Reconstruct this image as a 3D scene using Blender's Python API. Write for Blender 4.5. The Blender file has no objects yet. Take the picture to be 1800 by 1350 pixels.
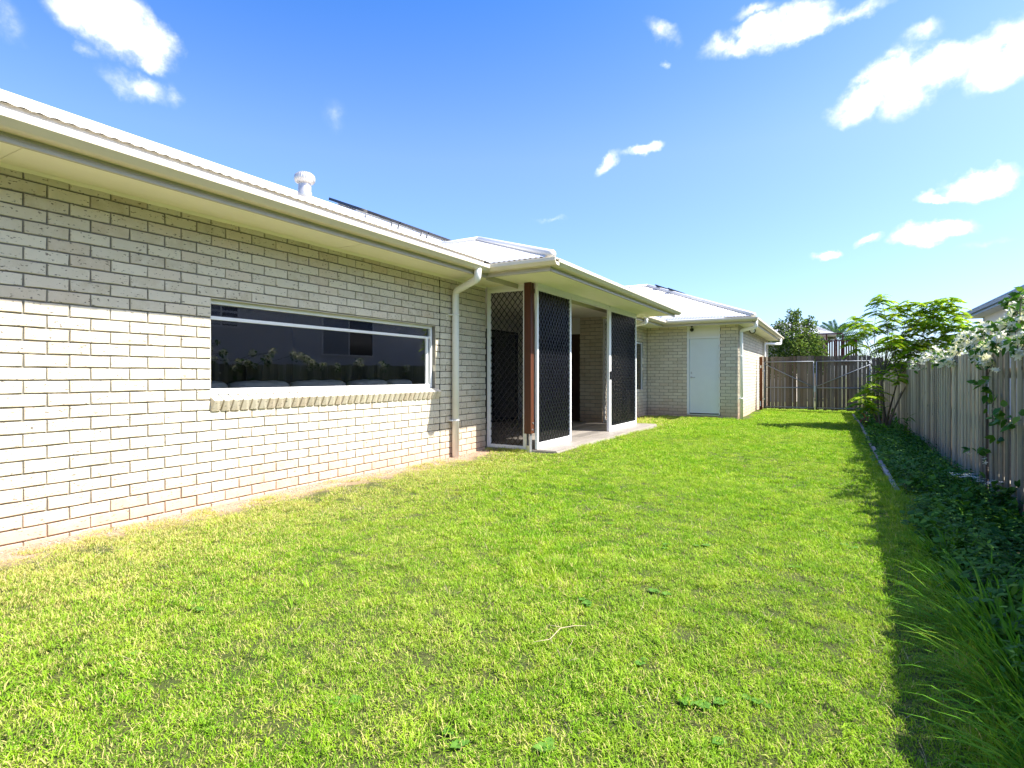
import bpy, bmesh, math, random
import numpy as np
from mathutils import Vector, Matrix
R = math.radians
random.seed(7); rng = np.random.default_rng(11)
scene = bpy.context.scene

# ------------------------------------------------------------------ camera, world, sun, exposure
F = 970.0; TH = math.atan(562/F); CT, ST = math.cos(TH), math.sin(TH); CAMH = 1.10
cam_d = bpy.data.cameras.new('camera'); cam = bpy.data.objects.new('camera', cam_d)
scene.collection.objects.link(cam); scene.camera = cam
cam.location = (0, 0, CAMH); cam.rotation_euler = (R(90), 0, TH)
cam_d.sensor_width = 36; cam_d.sensor_fit = 'HORIZONTAL'; cam_d.lens = F/1800*36
cam_d.shift_y = -15/1800; cam_d.clip_start = 0.05; cam_d.clip_end = 3000

SUN = Vector((0.755, 0.20, 1.0)).normalized()
SUN_EL = math.asin(SUN.z); SUN_AZ = math.atan2(SUN.x, SUN.y)
sun_d = bpy.data.lights.new('sun', 'SUN'); sun_d.energy = 4.0; sun_d.angle = R(0.53); sun_d.color = (1.0, 0.955, 0.88)
sun = bpy.data.objects.new('sun', sun_d); scene.collection.objects.link(sun)
sun.location = (6, 3, 12); sun.rotation_euler = (-SUN).to_track_quat('-Z', 'Y').to_euler()
vs = scene.view_settings
vs.view_transform = 'Standard'; vs.look = 'None'; vs.exposure = 1.6; vs.gamma = 1; vs.use_curve_mapping = False

def ray(px, py):
    xc = (px-900)/F; up = (660-py)/F
    return Vector((xc*CT-ST, xc*ST+CT, up))
def onx(px, py, X): r = ray(px, py); return Vector((0, 0, CAMH)) + r*(X/r.x)
def ony(px, py, Y): r = ray(px, py); return Vector((0, 0, CAMH)) + r*(Y/r.y)

world = bpy.data.worlds.new('World'); scene.world = world; world.use_nodes = True
def build_world():
    nt = world.node_tree; N = nt.nodes; L = nt.links; N.clear()
    out = N.new('ShaderNodeOutputWorld'); bg = N.new('ShaderNodeBackground'); bg.inputs['Strength'].default_value = 0.15
    L.new(bg.outputs[0], out.inputs[0])
    sky = N.new('ShaderNodeTexSky'); sky.sky_type = 'NISHITA'; sky.sun_disc = False
    sky.sun_elevation = SUN_EL; sky.sun_rotation = SUN_AZ
    sky.altitude = 0; sky.air_density = 0.7; sky.dust_density = 1.6; sky.ozone_density = 4.5
    hs = N.new('ShaderNodeHueSaturation'); hs.inputs['Hue'].default_value = 0.506; hs.inputs['Saturation'].default_value = 1.25; hs.inputs['Value'].default_value = 0.92
    L.new(sky.outputs[0], hs.inputs['Color'])
    tc = N.new('ShaderNodeTexCoord')
    def vm(op, a, b=None):
        n = N.new('ShaderNodeVectorMath'); n.operation = op
        for i, v in enumerate((a, b)):
            if v is None: continue
            if isinstance(v, (tuple, Vector)): n.inputs[i].default_value = tuple(v)
            else: L.new(v, n.inputs[i])
        return n.outputs['Value'] if op in ('DOT_PRODUCT', 'LENGTH') else n.outputs[0]
    def m(op, a, b=0.0, c=None):
        n = N.new('ShaderNodeMath'); n.operation = op
        for i, v in enumerate((a, b, c)):
            if v is None: continue
            if isinstance(v, (int, float)): n.inputs[i].default_value = v
            else: L.new(v, n.inputs[i])
        return n.outputs[0]
    d = vm('NORMALIZE', tc.outputs['Generated'])
    sx = N.new('ShaderNodeSeparateXYZ'); L.new(d, sx.inputs[0]); sr = N.new('ShaderNodeMapRange')
    for k, v in (('From Min', .36), ('From Max', .76), ('To Min', 1.10), ('To Max', 1.45)): sr.inputs[k].default_value = v
    vr = N.new('ShaderNodeMapRange')
    for k, v in (('From Min', .08), ('From Max', .40), ('To Min', .80), ('To Max', .94)): vr.inputs[k].default_value = v
    L.new(sx.outputs[2], sr.inputs['Value']); L.new(sr.outputs[0], hs.inputs['Saturation']); L.new(sx.outputs[2], vr.inputs['Value']); L.new(vr.outputs[0], hs.inputs['Value'])
    nz = N.new('ShaderNodeTexNoise'); nz.inputs['Scale'].default_value = 9; nz.inputs['Detail'].default_value = 6; nz.inputs['Roughness'].default_value = 0.62
    L.new(d, nz.inputs['Vector'])
    nz2 = N.new('ShaderNodeTexNoise'); nz2.inputs['Scale'].default_value = 26; nz2.inputs['Detail'].default_value = 6; nz2.inputs['Roughness'].default_value = 0.6
    L.new(d, nz2.inputs['Vector'])
    # warp the look-up direction so that outlines are ragged
    warp = vm('SCALE', vm('SUBTRACT', nz.outputs['Color'], (0.5, 0.5, 0.5))); warp.node.inputs['Scale'].default_value = 0.085
    dw = vm('ADD', d, warp)
    fine = m('MULTIPLY', m('SUBTRACT', nz2.outputs['Fac'], 0.5), 3.4)
    # clouds: px, py, half width, half height (photo pixels), tilt deg, density
    clouds = [(190, 36, 100, 62, 15, 1.0), (255, 78, 62, 40, 25, .9), (238, 146, 62, 24, 5, .45), (302, 165, 16, 24, 0, .3), (150, 92, 26, 16, 0, .3),
              (1330, 52, 96, 34, -12, 1.05), (1402, 40, 84, 36, -8, 1.05), (1298, 86, 46, 24, 0, .65), (1165, 65, 44, 20, 30, .45), (1330, 6, 50, 14, 0, .4),
              (1535, 152, 92, 40, -24, 1.05), (1640, 132, 105, 42, -5, 1.1), (1768, 105, 80, 58, -10, 1.2), (1590, 170, 60, 30, 0, .6), (1615, 72, 44, 24, 0, .5),
              (1070, 288, 36, 14, -35, .75), (1125, 266, 46, 12, -8, .7), (1722, 326, 66, 25, 5, 1.05), (1635, 347, 28, 14, 0, .9),
              (1645, 412, 62, 23, 0, 1.0), (1535, 421, 32, 11, -8, .65), (1452, 450, 26, 12, 0, .65), (1500, 15, 60, 14, 0, .35),
              (583, 205, 26, 34, 0, .16), (8, 35, 34, 50, 0, .3), (960, 390, 36, 6, 0, .25), (1730, 435, 40, 10, -15, .25), (1165, 124, 13, 8, 0, .4)]
    total = None
    for (px, py, rx, ry, tilt, dens) in clouds:
        r = ray(px, py); s = 1.0/(F*r.length); c = r.normalized()
        e = Vector((c.y, -c.x, 0)).normalized(); u = e.cross(c); u = -u if u.z < 0 else u
        cs, sn = math.cos(R(-tilt)), math.sin(R(-tilt))
        ax = e*cs + u*sn; ay = u*cs - e*sn
        mp = N.new('ShaderNodeMapping'); mp.vector_type = 'TEXTURE'; mp.inputs['Location'].default_value = tuple(c)
        mp.inputs['Rotation'].default_value = Matrix((ax, ay, ax.cross(ay))).transposed().to_euler(); mp.inputs['Scale'].default_value = (rx*s*.92, ry*s*.92, 50.0)
        L.new(dw, mp.inputs['Vector'])
        v = m('MULTIPLY_ADD', vm('LENGTH', mp.outputs[0]), -dens*1.5, 1.12*dens*1.5)
        total = v if total is None else m('MAXIMUM', total, v)
    body = m('MULTIPLY', m('MAXIMUM', total, 0.0), m('ADD', 1.0, fine))
    sm = N.new('ShaderNodeMapRange'); sm.interpolation_type = 'SMOOTHSTEP'; sm.inputs['From Min'].default_value = 0.0; sm.inputs['From Max'].default_value = 1.3
    L.new(body, sm.inputs['Value'])
    mix = N.new('ShaderNodeMix'); mix.data_type = 'RGBA'; mix.blend_type = 'MIX'
    L.new(sm.outputs[0], mix.inputs[0]); L.new(hs.outputs[0], mix.inputs[6]); mix.inputs[7].default_value = (4.0, 4.0, 4.05, 1)
    L.new(mix.outputs[2], bg.inputs['Color'])
build_world()

# ------------------------------------------------------------------ materials
class NT:
    def __init__(s, name):
        s.mat = bpy.data.materials.new(name); s.mat.use_nodes = True; s.t = s.mat.node_tree; s.N = s.t.nodes; s.L = s.t.links
        s.N.clear(); s.out = s.N.new('ShaderNodeOutputMaterial'); s.b = s.N.new('ShaderNodeBsdfPrincipled')
        s.L.new(s.b.outputs[0], s.out.inputs['Surface']); s.geo = s.N.new('ShaderNodeNewGeometry'); s.oi = s.N.new('ShaderNodeObjectInfo')
        s.b.inputs['Specular IOR Level'].default_value = 0.3
    def set(s, k, v):
        if isinstance(v, (int, float)): s.b.inputs[k].default_value = v
        elif isinstance(v, tuple): s.b.inputs[k].default_value = (*v, 1) if len(v) == 3 else v
        else: s.L.new(v, s.b.inputs[k])
    def pos(s, scale=(1, 1, 1)):
        n = s.N.new('ShaderNodeMapping'); n.inputs['Scale'].default_value = scale; s.L.new(s.geo.outputs['Position'], n.inputs['Vector']); return n.outputs[0]
    def xyz(s):
        n = s.N.new('ShaderNodeSeparateXYZ'); s.L.new(s.geo.outputs['Position'], n.inputs[0]); return n.outputs
    def noise(s, vec, scale, detail=4, rough=.55, col=False):
        n = s.N.new('ShaderNodeTexNoise'); n.inputs['Scale'].default_value = scale; n.inputs['Detail'].default_value = detail; n.inputs['Roughness'].default_value = rough
        s.L.new(vec, n.inputs['Vector']); return n.outputs['Color' if col else 'Fac']
    def m(s, op, a, b=0.0):
        n = s.N.new('ShaderNodeMath'); n.operation = op
        for i, v in enumerate((a, b)):
            if isinstance(v, (int, float)): n.inputs[i].default_value = v
            else: s.L.new(v, n.inputs[i])
        return n.outputs[0]
    def rng(s, v, a, b, c=0.0, d=1.0):
        n = s.N.new('ShaderNodeMapRange'); n.inputs['From Min'].default_value = a; n.inputs['From Max'].default_value = b
        n.inputs['To Min'].default_value = c; n.inputs['To Max'].default_value = d; s.L.new(v, n.inputs['Value']); return n.outputs[0]
    def mix(s, f, a, b, mode='MIX'):
        n = s.N.new('ShaderNodeMix'); n.data_type = 'RGBA'; n.blend_type = mode
        for i, v in ((0, f), (6, a), (7, b)):
            if isinstance(v, (int, float)): n.inputs[i].default_value = v
            elif isinstance(v, tuple): n.inputs[i].default_value = (*v, 1)
            else: s.L.new(v, n.inputs[i])
        return n.outputs[2]
    def rand(s):   # one random number for each object and each loose island
        return s.m('FRACT', s.m('ADD', s.m('MULTIPLY', s.oi.outputs['Random'], 3.7), s.geo.outputs['Random Per Island']))
    def bump(s, h, strength=.3, dist=.01):
        n = s.N.new('ShaderNodeBump'); n.inputs['Strength'].default_value = strength; n.inputs['Distance'].default_value = dist
        s.L.new(h, n.inputs['Height']); s.L.new(n.outputs[0], s.b.inputs['Normal'])

M = {}
def plain(name, col, rough=.6, metal=0.0, var=.06, spec=.3):
    a = NT(name); f = a.noise(a.pos(), 6, 5); f2 = a.noise(a.pos(), 70, 3)
    dark = tuple(c*(1-2.2*var) for c in col); lite = tuple(min(1, c*(1+1.2*var)) for c in col)
    a.set('Base Color', a.mix(a.m('ADD', a.m('MULTIPLY', f, .7), a.m('MULTIPLY', f2, .3)), dark, lite)); a.set('Roughness', rough); a.set('Metallic', metal)
    a.b.inputs['Specular IOR Level'].default_value = spec
    M[name] = a.mat; return a
def mats():
    a = NT('brick'); r = a.rand()
    base = a.mix(r, (.50, .435, .315), (.70, .635, .49)); base = a.mix(a.rng(a.noise(a.pos(), 13, 5, .6), .35, .7), base, (.63, .575, .455))
    rosy = a.rng(a.m('FRACT', a.m('MULTIPLY', r, 7.3)), .7, 1.0, 0, .35); base = a.mix(rosy, base, (.58, .44, .31))
    pit = a.rng(a.noise(a.pos((1, 60, 135)) if False else a.pos((55, 40, 95)), 1.0, 2, .5), .645, .69); base = a.mix(a.m('MULTIPLY', pit, .85), base, (.12, .10, .085))
    z = a.xyz()[2]; dirt = a.m('MULTIPLY', a.rng(a.m('ADD', z, a.m('MULTIPLY', a.noise(a.pos(), 3.2, 4), -.45)), -.22, .22, 1, 0), .55)
    base = a.mix(dirt, base, (.46, .25, .15)); a.set('Base Color', base); a.set('Roughness', .9)
    a.bump(a.m('SUBTRACT', a.noise(a.pos(), 120, 4), a.m('MULTIPLY', pit, .8)), .35, .004); M['brick'] = a.mat
    a = NT('mortar'); base = a.mix(a.noise(a.pos(), 30, 5), (.16, .15, .125), (.27, .25, .21)); z = a.xyz()[2]
    base = a.mix(a.rng(z, -.05, .25, .5, 0), base, (.36, .2, .12)); a.set('Base Color', base); a.set('Roughness', .95); a.bump(a.noise(a.pos(), 160, 3), .5, .004); M['mortar'] = a.mat
    plain('trim', (.46, .42, .32), .45, 0, .05, .4)          # beige fascia and gutter paint
    plain('gutter', (.66, .59, .43), .38, 0, .05, .5)
    plain('soffit', (.88, .84, .69), .8, 0, .03)
    plain('pipe', (.82, .82, .79), .4, 0, .04, .45)
    plain('white_frame', (.80, .80, .78), .35, 0, .03, .5)
    plain('render_white', (.76, .74, .68), .85, 0, .03)
    plain('door_paint', (.72, .76, .75), .5, 0, .03)
    plain('dark_door', (.06, .026, .017), .35, 0, .2, .4)
    plain('grille', (.012, .013, .016), .35, 0.3, .1, .5)
    plain('galv', (.50, .52, .54), .42, .75, .1)
    plain('steel_gate', (.24, .26, .28), .55, .3, .12)
    plain('black_plastic', (.015, .015, .016), .4)
    plain('roof_metal', (.74, .72, .67), .38, .15, .05, .5)
    plain('roof_cap', (.66, .64, .59), .4, .1, .05, .5)
    plain('vent_metal', (.62, .58, .52), .35, .6, .12)
    plain('solar', (.012, .014, .022), .15, 0, .2, .6)
    plain('cushion', (.72, .73, .73), .95, 0, .12)
    plain('sofa', (.16, .16, .17), .95)
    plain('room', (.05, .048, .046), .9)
    plain('room_wall', (.30, .29, .27), .9)
    plain('neigh_wall', (.66, .65, .64), .85, 0, .04)
    plain('neigh_clad', (.16, .17, .20), .8, 0, .08)
    plain('neigh_trim', (.10, .20, .33), .35, 0, .1, .5)
    plain('neigh_pane', (.30, .31, .33), .3)
    plain('far_roof', (.42, .43, .45), .6, 0, .08)
    plain('far_wall', (.50, .44, .38), .85)
    plain('deck_red', (.10, .022, .018), .5, 0, .2)
    plain('straw', (.46, .38, .24), .9, 0, .15)
    # timbers
    def wood(name, c0, c1, grey, greyf, vert=True, rough=.85, tone=.55):
        a = NT(name); r = a.rand(); sc = (38, 38, 1.6) if vert else (38, 1.6, 38)
        off = a.N.new('ShaderNodeVectorMath'); off.operation = 'ADD'; a.L.new(a.pos(sc), off.inputs[0])
        cmb = a.N.new('ShaderNodeCombineXYZ'); a.L.new(a.m('MULTIPLY', r, 40), cmb.inputs[2]); a.L.new(cmb.outputs[0], off.inputs[1])
        g = a.noise(off.outputs[0], 1.0, 6, .65); base = a.mix(a.rng(g, .3, .72), c0, c1)
        base = a.mix(a.m('MULTIPLY', a.rng(a.m('ADD', a.m('MULTIPLY', r, .7), a.m('MULTIPLY', a.noise(a.pos((4, 4, .9)), 1.3, 4), .6)), .25, .95), greyf), base, grey)
        streak = a.rng(a.noise(a.pos((60, 60, .7)), 1.0, 3, .6), .60, .75); base = a.mix(a.m('MULTIPLY', streak, .45), base, tuple(c*.35 for c in c0))
        base = a.mix(1.0, base, a.mix(a.m('FRACT', a.m('MULTIPLY', r, 11.7)), (tone, tone, tone), (1.05, 1.05, 1.05)), 'MULTIPLY')
        knot = a.rng(a.noise(a.pos((20, 20, 9)), 1.0, 1, .4), .74, .79); base = a.mix(a.m('MULTIPLY', knot, .7), base, tuple(c*.25 for c in c0))
        a.set('Base Color', base); a.set('Roughness', rough); a.bump(g, .5, .004); M[name] = a.mat
    wood('fence_wood', (.21, .17, .115), (.62, .54, .40), (.70, .65, .50), .6, True, .85, .42)
    wood('gate_wood', (.05, .033, .023), (.20, .14, .09), (.27, .24, .20), .55)
    wood('post_wood', (.06, .019, .009), (.125, .043, .019), (.085, .028, .012), .4, True, .5)
    wood('rust_post', (.20, .065, .025), (.36, .13, .05), (.22, .08, .03), .4, True, .8)
    wood('edge_wood', (.20, .17, .15), (.40, .36, .33), (.46, .44, .42), .6, False)
    wood('bark', (.11, .085, .06), (.26, .21, .16), (.30, .27, .22), .5)
    wood('tile_plank', (.22, .19, .16), (.38, .34, .29), (.34, .31, .27), .4, False, .45)
    a = NT('concrete'); a.set('Base Color', a.mix(a.noise(a.pos(), 9, 7, .65), (.24, .21, .17), (.40, .36, .31))); a.set('Roughness', .9); a.bump(a.noise(a.pos(), 120, 4), .3, .003); M['concrete'] = a.mat
    # lawn soil with thatch; bare reddish soil along the wall
    a = NT('lawn_soil'); x, y, z = a.xyz()
    th = a.mix(a.noise(a.pos(), 55, 6, .7), (.035, .05, .010), (.13, .14, .035)); th = a.mix(a.rng(a.noise(a.pos(), 1.3, 5), .4, .65), th, (.06, .085, .015))
    soil = a.mix(a.noise(a.pos(), 40, 8, .7), (.30, .18, .11), (.56, .40, .28))
    edge = a.m('ADD', x, a.m('MULTIPLY', a.m('SUBTRACT', a.noise(a.pos(), 2.6, 5), .5), -.55))
    a.set('Base Color', a.mix(a.rng(edge, -4.28, -4.02, 1, 0), th, soil)); a.set('Roughness', .95); a.bump(a.noise(a.pos(), 60, 8, .7), 1.0, .02); M['lawn_soil'] = a.mat
    a = NT('bed_soil'); a.set('Base Color', a.mix(a.noise(a.pos(), 30, 8, .7), (.022, .015, .01), (.10, .075, .055))); a.set('Roughness', .95); a.bump(a.noise(a.pos(), 45, 8, .7), 1.0, .03); M['bed_soil'] = a.mat
    a = NT('ground'); a.set('Base Color', a.mix(a.noise(a.pos(), .7, 8, .7), (.05, .075, .02), (.16, .15, .06))); a.set('Roughness', .95); M['ground'] = a.mat
    # leaves: diffuse with light coming through
    def leaf(name, stops, trans=.35, rough=.5, world=True, spec=.35):
        a = NT(name); r = a.rand(); f = r
        if world: f = a.m('ADD', a.m('MULTIPLY', r, .6), a.m('MULTIPLY', a.noise(a.pos(), 2.2, 4), .55))
        cr = a.N.new('ShaderNodeValToRGB'); el = cr.color_ramp.elements
        while len(el) < len(stops): el.new(.5)
        for e, (p, c) in zip(el, stops): e.position = p; e.color = (*c, 1)
        a.L.new(f, cr.inputs[0]); col = cr.outputs[0]
        a.set('Base Color', col); a.set('Roughness', rough); a.b.inputs['Specular IOR Level'].default_value = spec
        tr = a.N.new('ShaderNodeBsdfTranslucent'); a.L.new(a.mix(1.0, col, (1.0, 1.0, .55), 'MULTIPLY'), tr.inputs[0])
        ms = a.N.new('ShaderNodeMixShader'); ms.inputs[0].default_value = trans
        a.L.new(a.b.outputs[0], ms.inputs[1]); a.L.new(tr.outputs[0], ms.inputs[2]); a.L.new(ms.outputs[0], a.out.inputs['Surface']); M[name] = a.mat
        return a
    # grass: patches of yellow and straw across the lawn, driest along the house
    a = NT('grass'); x, y, z = a.xyz(); r = a.rand()
    big = a.noise(a.pos(), .75, 5, .65); mid = a.noise(a.pos(), 5.5, 4, .6)
    green = a.mix(r, (.08, .23, .008), (.25, .47, .016)); green = a.mix(a.rng(mid, .42, .68), green, (.35, .53, .024))
    lush = a.rng(big, .38, .62); green = a.mix(lush, a.mix(.4, green, (.40, .50, .07)), green)
    dry = a.m('ADD', a.rng(x, -4.25, -2.7, .62, .06), a.m('ADD', a.rng(mid, .5, .8, 0, .25), a.rng(a.m('ADD', y, x), 4, -2.5, 0, .22)))
    straw = a.rng(a.m('SUBTRACT', dry, a.m('FRACT', a.m('MULTIPLY', r, 5.3))), -.02, .06)
    col = a.mix(straw, green, (.54, .49, .17))
    a.set('Base Color', col); a.set('Roughness', .6); a.b.inputs['Specular IOR Level'].default_value = .12
    tr = a.N.new('ShaderNodeBsdfTranslucent'); a.L.new(a.mix(1.0, col, (1.0, 1.0, .45), 'MULTIPLY'), tr.inputs[0])
    ms = a.N.new('ShaderNodeMixShader'); ms.inputs[0].default_value = .38; a.L.new(a.b.outputs[0], ms.inputs[1]); a.L.new(tr.outputs[0], ms.inputs[2]); a.L.new(ms.outputs[0], a.out.inputs['Surface']); M['grass'] = a.mat
    leaf('leaf_cassia', [(.12, (.09, .24, .014)), (.45, (.26, .46, .025)), (.75, (.46, .58, .04)), (1, (.62, .52, .07))], .55, .6, True, .12)
    leaf('leaf_vine', [(.2, (.022, .085, .012)), (.6, (.07, .19, .02)), (1, (.22, .32, .035))], .35, .45, True, .25)
    leaf('leaf_dark', [(.2, (.03, .07, .014)), (.55, (.09, .16, .030)), (.85, (.21, .28, .06)), (1, (.32, .36, .08))], .4, .7, True, .1)
    leaf('leaf_palm', [(.2, (.03, .09, .03)), (1, (.10, .19, .07))], .25, .4)
    leaf('leaf_cover', [(.15, (.022, .085, .012)), (.55, (.06, .19, .018)), (.9, (.16, .32, .03)), (1, (.38, .38, .04))], .35, .6, True, .2)
    leaf('leaf_strap', [(.1, (.055, .19, .012)), (.7, (.15, .37, .02)), (.93, (.30, .46, .035)), (1, (.58, .42, .12))], .4, .6, True, .1)
    leaf('leaf_weed', [(0, (.06, .18, .022)), (1, (.16, .32, .045))], .35, .6, True, .15)
    leaf('leaf_red', [(.2, (.16, .05, .03)), (.7, (.30, .10, .05)), (1, (.20, .22, .05))], .35)
    leaf('petal', [(0, (.80, .80, .70)), (1, (.86, .85, .80))], .3, .6, False)
    # glass: clear pane with a Fresnel reflection
    a = NT('glass'); tr = a.N.new('ShaderNodeBsdfTransparent'); tr.inputs[0].default_value = (.72, .77, .80, 1)
    gl = a.N.new('ShaderNodeBsdfGlossy'); gl.inputs['Roughness'].default_value = .006; gl.inputs[0].default_value = (.95, .97, 1, 1)
    fr = a.N.new('ShaderNodeFresnel'); fr.inputs['IOR'].default_value = 1.85
    ms = a.N.new('ShaderNodeMixShader'); a.L.new(fr.outputs[0], ms.inputs[0]); a.L.new(tr.outputs[0], ms.inputs[1]); a.L.new(gl.outputs[0], ms.inputs[2]); a.L.new(ms.outputs[0], a.out.inputs['Surface']); M['glass'] = a.mat
    # woven fly screen: seen as a dark veil
    def veil(name, op, col):
        a = NT(name); tr = a.N.new('ShaderNodeBsdfTransparent'); df = a.N.new('ShaderNodeBsdfDiffuse'); df.inputs[0].default_value = (*col, 1)
        ms = a.N.new('ShaderNodeMixShader'); ms.inputs[0].default_value = op; a.L.new(tr.outputs[0], ms.inputs[1]); a.L.new(df.outputs[0], ms.inputs[2]); a.L.new(ms.outputs[0], a.out.inputs['Surface']); M[name] = a.mat
    veil('fly_mesh', .72, (.012, .013, .018)); veil('blind_mesh', .75, (.035, .05, .085)); veil('fly_thin', .30, (.012, .013, .018))
mats()

# ------------------------------------------------------------------ helpers
class MB:
    def __init__(s): s.v = []; s.f = []
    def add(s, vs_, fs):
        o = len(s.v); s.v.extend(tuple(v) for v in vs_); s.f.extend(tuple(i+o for i in f) for f in fs); return s
    def box(s, x0, x1, y0, y1, z0, z1):
        x0, x1 = sorted((x0, x1)); y0, y1 = sorted((y0, y1)); z0, z1 = sorted((z0, z1))
        return s.add([(x, y, z) for z in (z0, z1) for y in (y0, y1) for x in (x0, x1)],
                     [(0, 2, 3, 1), (4, 5, 7, 6), (0, 1, 5, 4), (2, 6, 7, 3), (0, 4, 6, 2), (1, 3, 7, 5)])
    def obox(s, c, ax, ay, az):   # oriented box from centre and half axes
        c = Vector(c); ax, ay, az = Vector(ax), Vector(ay), Vector(az)
        return s.add([c+ax*i+ay*j+az*k for k in (-1, 1) for j in (-1, 1) for i in (-1, 1)],
                     [(0, 2, 3, 1), (4, 5, 7, 6), (0, 1, 5, 4), (2, 6, 7, 3), (0, 4, 6, 2), (1, 3, 7, 5)])
    def bar(s, a, b, w, d, up=(0, 0, 1)):
        a, b = Vector(a), Vector(b); t = (b-a); n = Vector(up).cross(t)
        if n.length < 1e-6: n = Vector((1, 0, 0)).cross(t)
        n.normalize(); k = t.cross(n).normalized()
        return s.obox((a+b)/2, t/2, n*w/2, k*d/2)
    def tube(s, pts, rad, seg=10, cap=True):
        pts = [Vector(p) for p in pts]; n = len(pts); rads = rad if isinstance(rad, (list, tuple)) else [rad]*n
        o = len(s.v); prev = None
        for i, p in enumerate(pts):
            t = (pts[min(i+1, n-1)]-pts[max(i-1, 0)]).normalized()
            if prev is None:
                a = t.cross(Vector((0, 0, 1)))
                if a.length < .05: a = t.cross(Vector((1, 0, 0)))
                a.normalize()
            else:
                a = prev - t*prev.dot(t); a.normalize()
            prev = a; b = t.cross(a)
            for k in range(seg):
                q = 2*math.pi*k/seg; s.v.append(tuple(p+(a*math.cos(q)+b*math.sin(q))*rads[i]))
        for i in range(n-1):
            for k in range(seg):
                k2 = (k+1) % seg; s.f.append((o+i*seg+k, o+i*seg+k2, o+(i+1)*seg+k2, o+(i+1)*seg+k))
        if cap: s.f.append(tuple(o+k for k in range(seg))[::-1]); s.f.append(tuple(o+(n-1)*seg+k for k in range(seg)))
        return s
    def extrude(s, prof, a, b, out, up=(0, 0, 1)):   # profile (outward, up) swept from a to b
        a, b, out, up = Vector(a), Vector(b), Vector(out), Vector(up); n = len(prof); o = len(s.v)
        for e in (a, b):
            for (p, q) in prof: s.v.append(tuple(e+out*p+up*q))
        for k in range(n): k2 = (k+1) % n; s.f.append((o+k, o+k2, o+n+k2, o+n+k))
        s.f.append(tuple(o+k for k in range(n))[::-1]); s.f.append(tuple(o+n+k for k in range(n))); return s
    def lathe(s, prof, c, seg=20, flute=0.0, nfl=0):
        o = len(s.v); c = Vector(c)
        for (r, z) in prof:
            for k in range(seg):
                q = 2*math.pi*k/seg; rr = r*(1+flute*math.cos(nfl*q)); s.v.append((c.x+rr*math.cos(q), c.y+rr*math.sin(q), c.z+z))
        for i in range(len(prof)-1):
            for k in range(seg): k2 = (k+1) % seg; s.f.append((o+i*seg+k, o+i*seg+k2, o+(i+1)*seg+k2, o+(i+1)*seg+k))
        s.f.append(tuple(o+k for k in range(seg))[::-1]); e = o+(len(prof)-1)*seg; s.f.append(tuple(e+k for k in range(seg))); return s
    def mesh(s, name, mat=None, smooth=False):
        me = bpy.data.meshes.new(name); me.from_pydata(s.v, [], s.f); me.update()
        bm = bmesh.new(); bm.from_mesh(me); bmesh.ops.recalc_face_normals(bm, faces=bm.faces); bm.to_mesh(me); bm.free()
        if mat: me.materials.append(M[mat])
        if smooth: me.polygons.foreach_set('use_smooth', [True]*len(me.polygons))
        return me
    def build(s, name, mat, parent=None, smooth=False, kind=None, bevel=0):
        o = link(name, s.mesh(name, mat, smooth), parent)
        if kind: o['kind'] = kind
        if bevel:
            md = o.modifiers.new('bevel', 'BEVEL'); md.width = bevel; md.segments = 2; md.limit_method = 'ANGLE'
        return o
col = scene.collection
def link(name, data, parent=None):
    o = bpy.data.objects.new(name, data); col.objects.link(o); o.parent = parent; return o
def tag(o, label, cat, group=None):
    o['label'] = label; o['category'] = cat
    if group: o['group'] = group
    return o
def thing(name, label, cat, group=None): return tag(link(name, None), label, cat, group)
def struct(o): o['kind'] = 'structure'; return o
def leaves_mesh(name, V, Fc, mat):
    me = bpy.data.meshes.new(name); me.from_pydata(V, [], Fc); me.materials.append(M[mat]); me.update(); return me

# ------------------------------------------------------------------ ground
WX = -4.481       # face of the long brick wall
RY = 15.30        # face of the return wall with the door
DX = -2.10        # face of the far side wall
FX = 1.33         # face of the right-hand fence
GY = 19.40        # gate line
def gz(x, y):
    z = -0.03*min(1, max(0, (y-6)/9)) + .012*math.sin(x*1.7+y*.9)+.008*math.sin(y*2.3-x*1.1)
    if x > .5: z -= .12*min(1, (x-.5)/.75)
    return z
def grid(name, x0, x1, y0, y1, nx, ny, zf, mat):
    v = [(x0+(x1-x0)*i/nx, y0+(y1-y0)*j/ny) for j in range(ny+1) for i in range(nx+1)]
    f = [(j*(nx+1)+i, j*(nx+1)+i+1, (j+1)*(nx+1)+i+1, (j+1)*(nx+1)+i) for j in range(ny) for i in range(nx)]
    me = bpy.data.meshes.new(name); me.from_pydata([(x, y, zf(x, y)) for x, y in v], [], f); me.materials.append(M[mat]); me.update()
    me.polygons.foreach_set('use_smooth', [True]*len(me.polygons)); return struct(link(name, me))
grid('ground', -600, 600, -600, 600, 8, 8, lambda x, y: -.35, 'ground')
grid('lawn', WX-.02, .58, -3, 23, 60, 180, gz, 'lawn_soil')
grid('garden_bed', .56, 3.4, -3, 23, 30, 120, lambda x, y: gz(x, y)-.012+.02*math.sin(x*9+y*7)*math.sin(y*11), 'bed_soil')

# ------------------------------------------------------------------ the house
house = thing('brick_house', 'long single-storey cream brick house with pale metal roof and screened patio', 'house')
CO = .086; MOD = .248; JT = .010; Z0 = .121-6*CO

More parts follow.
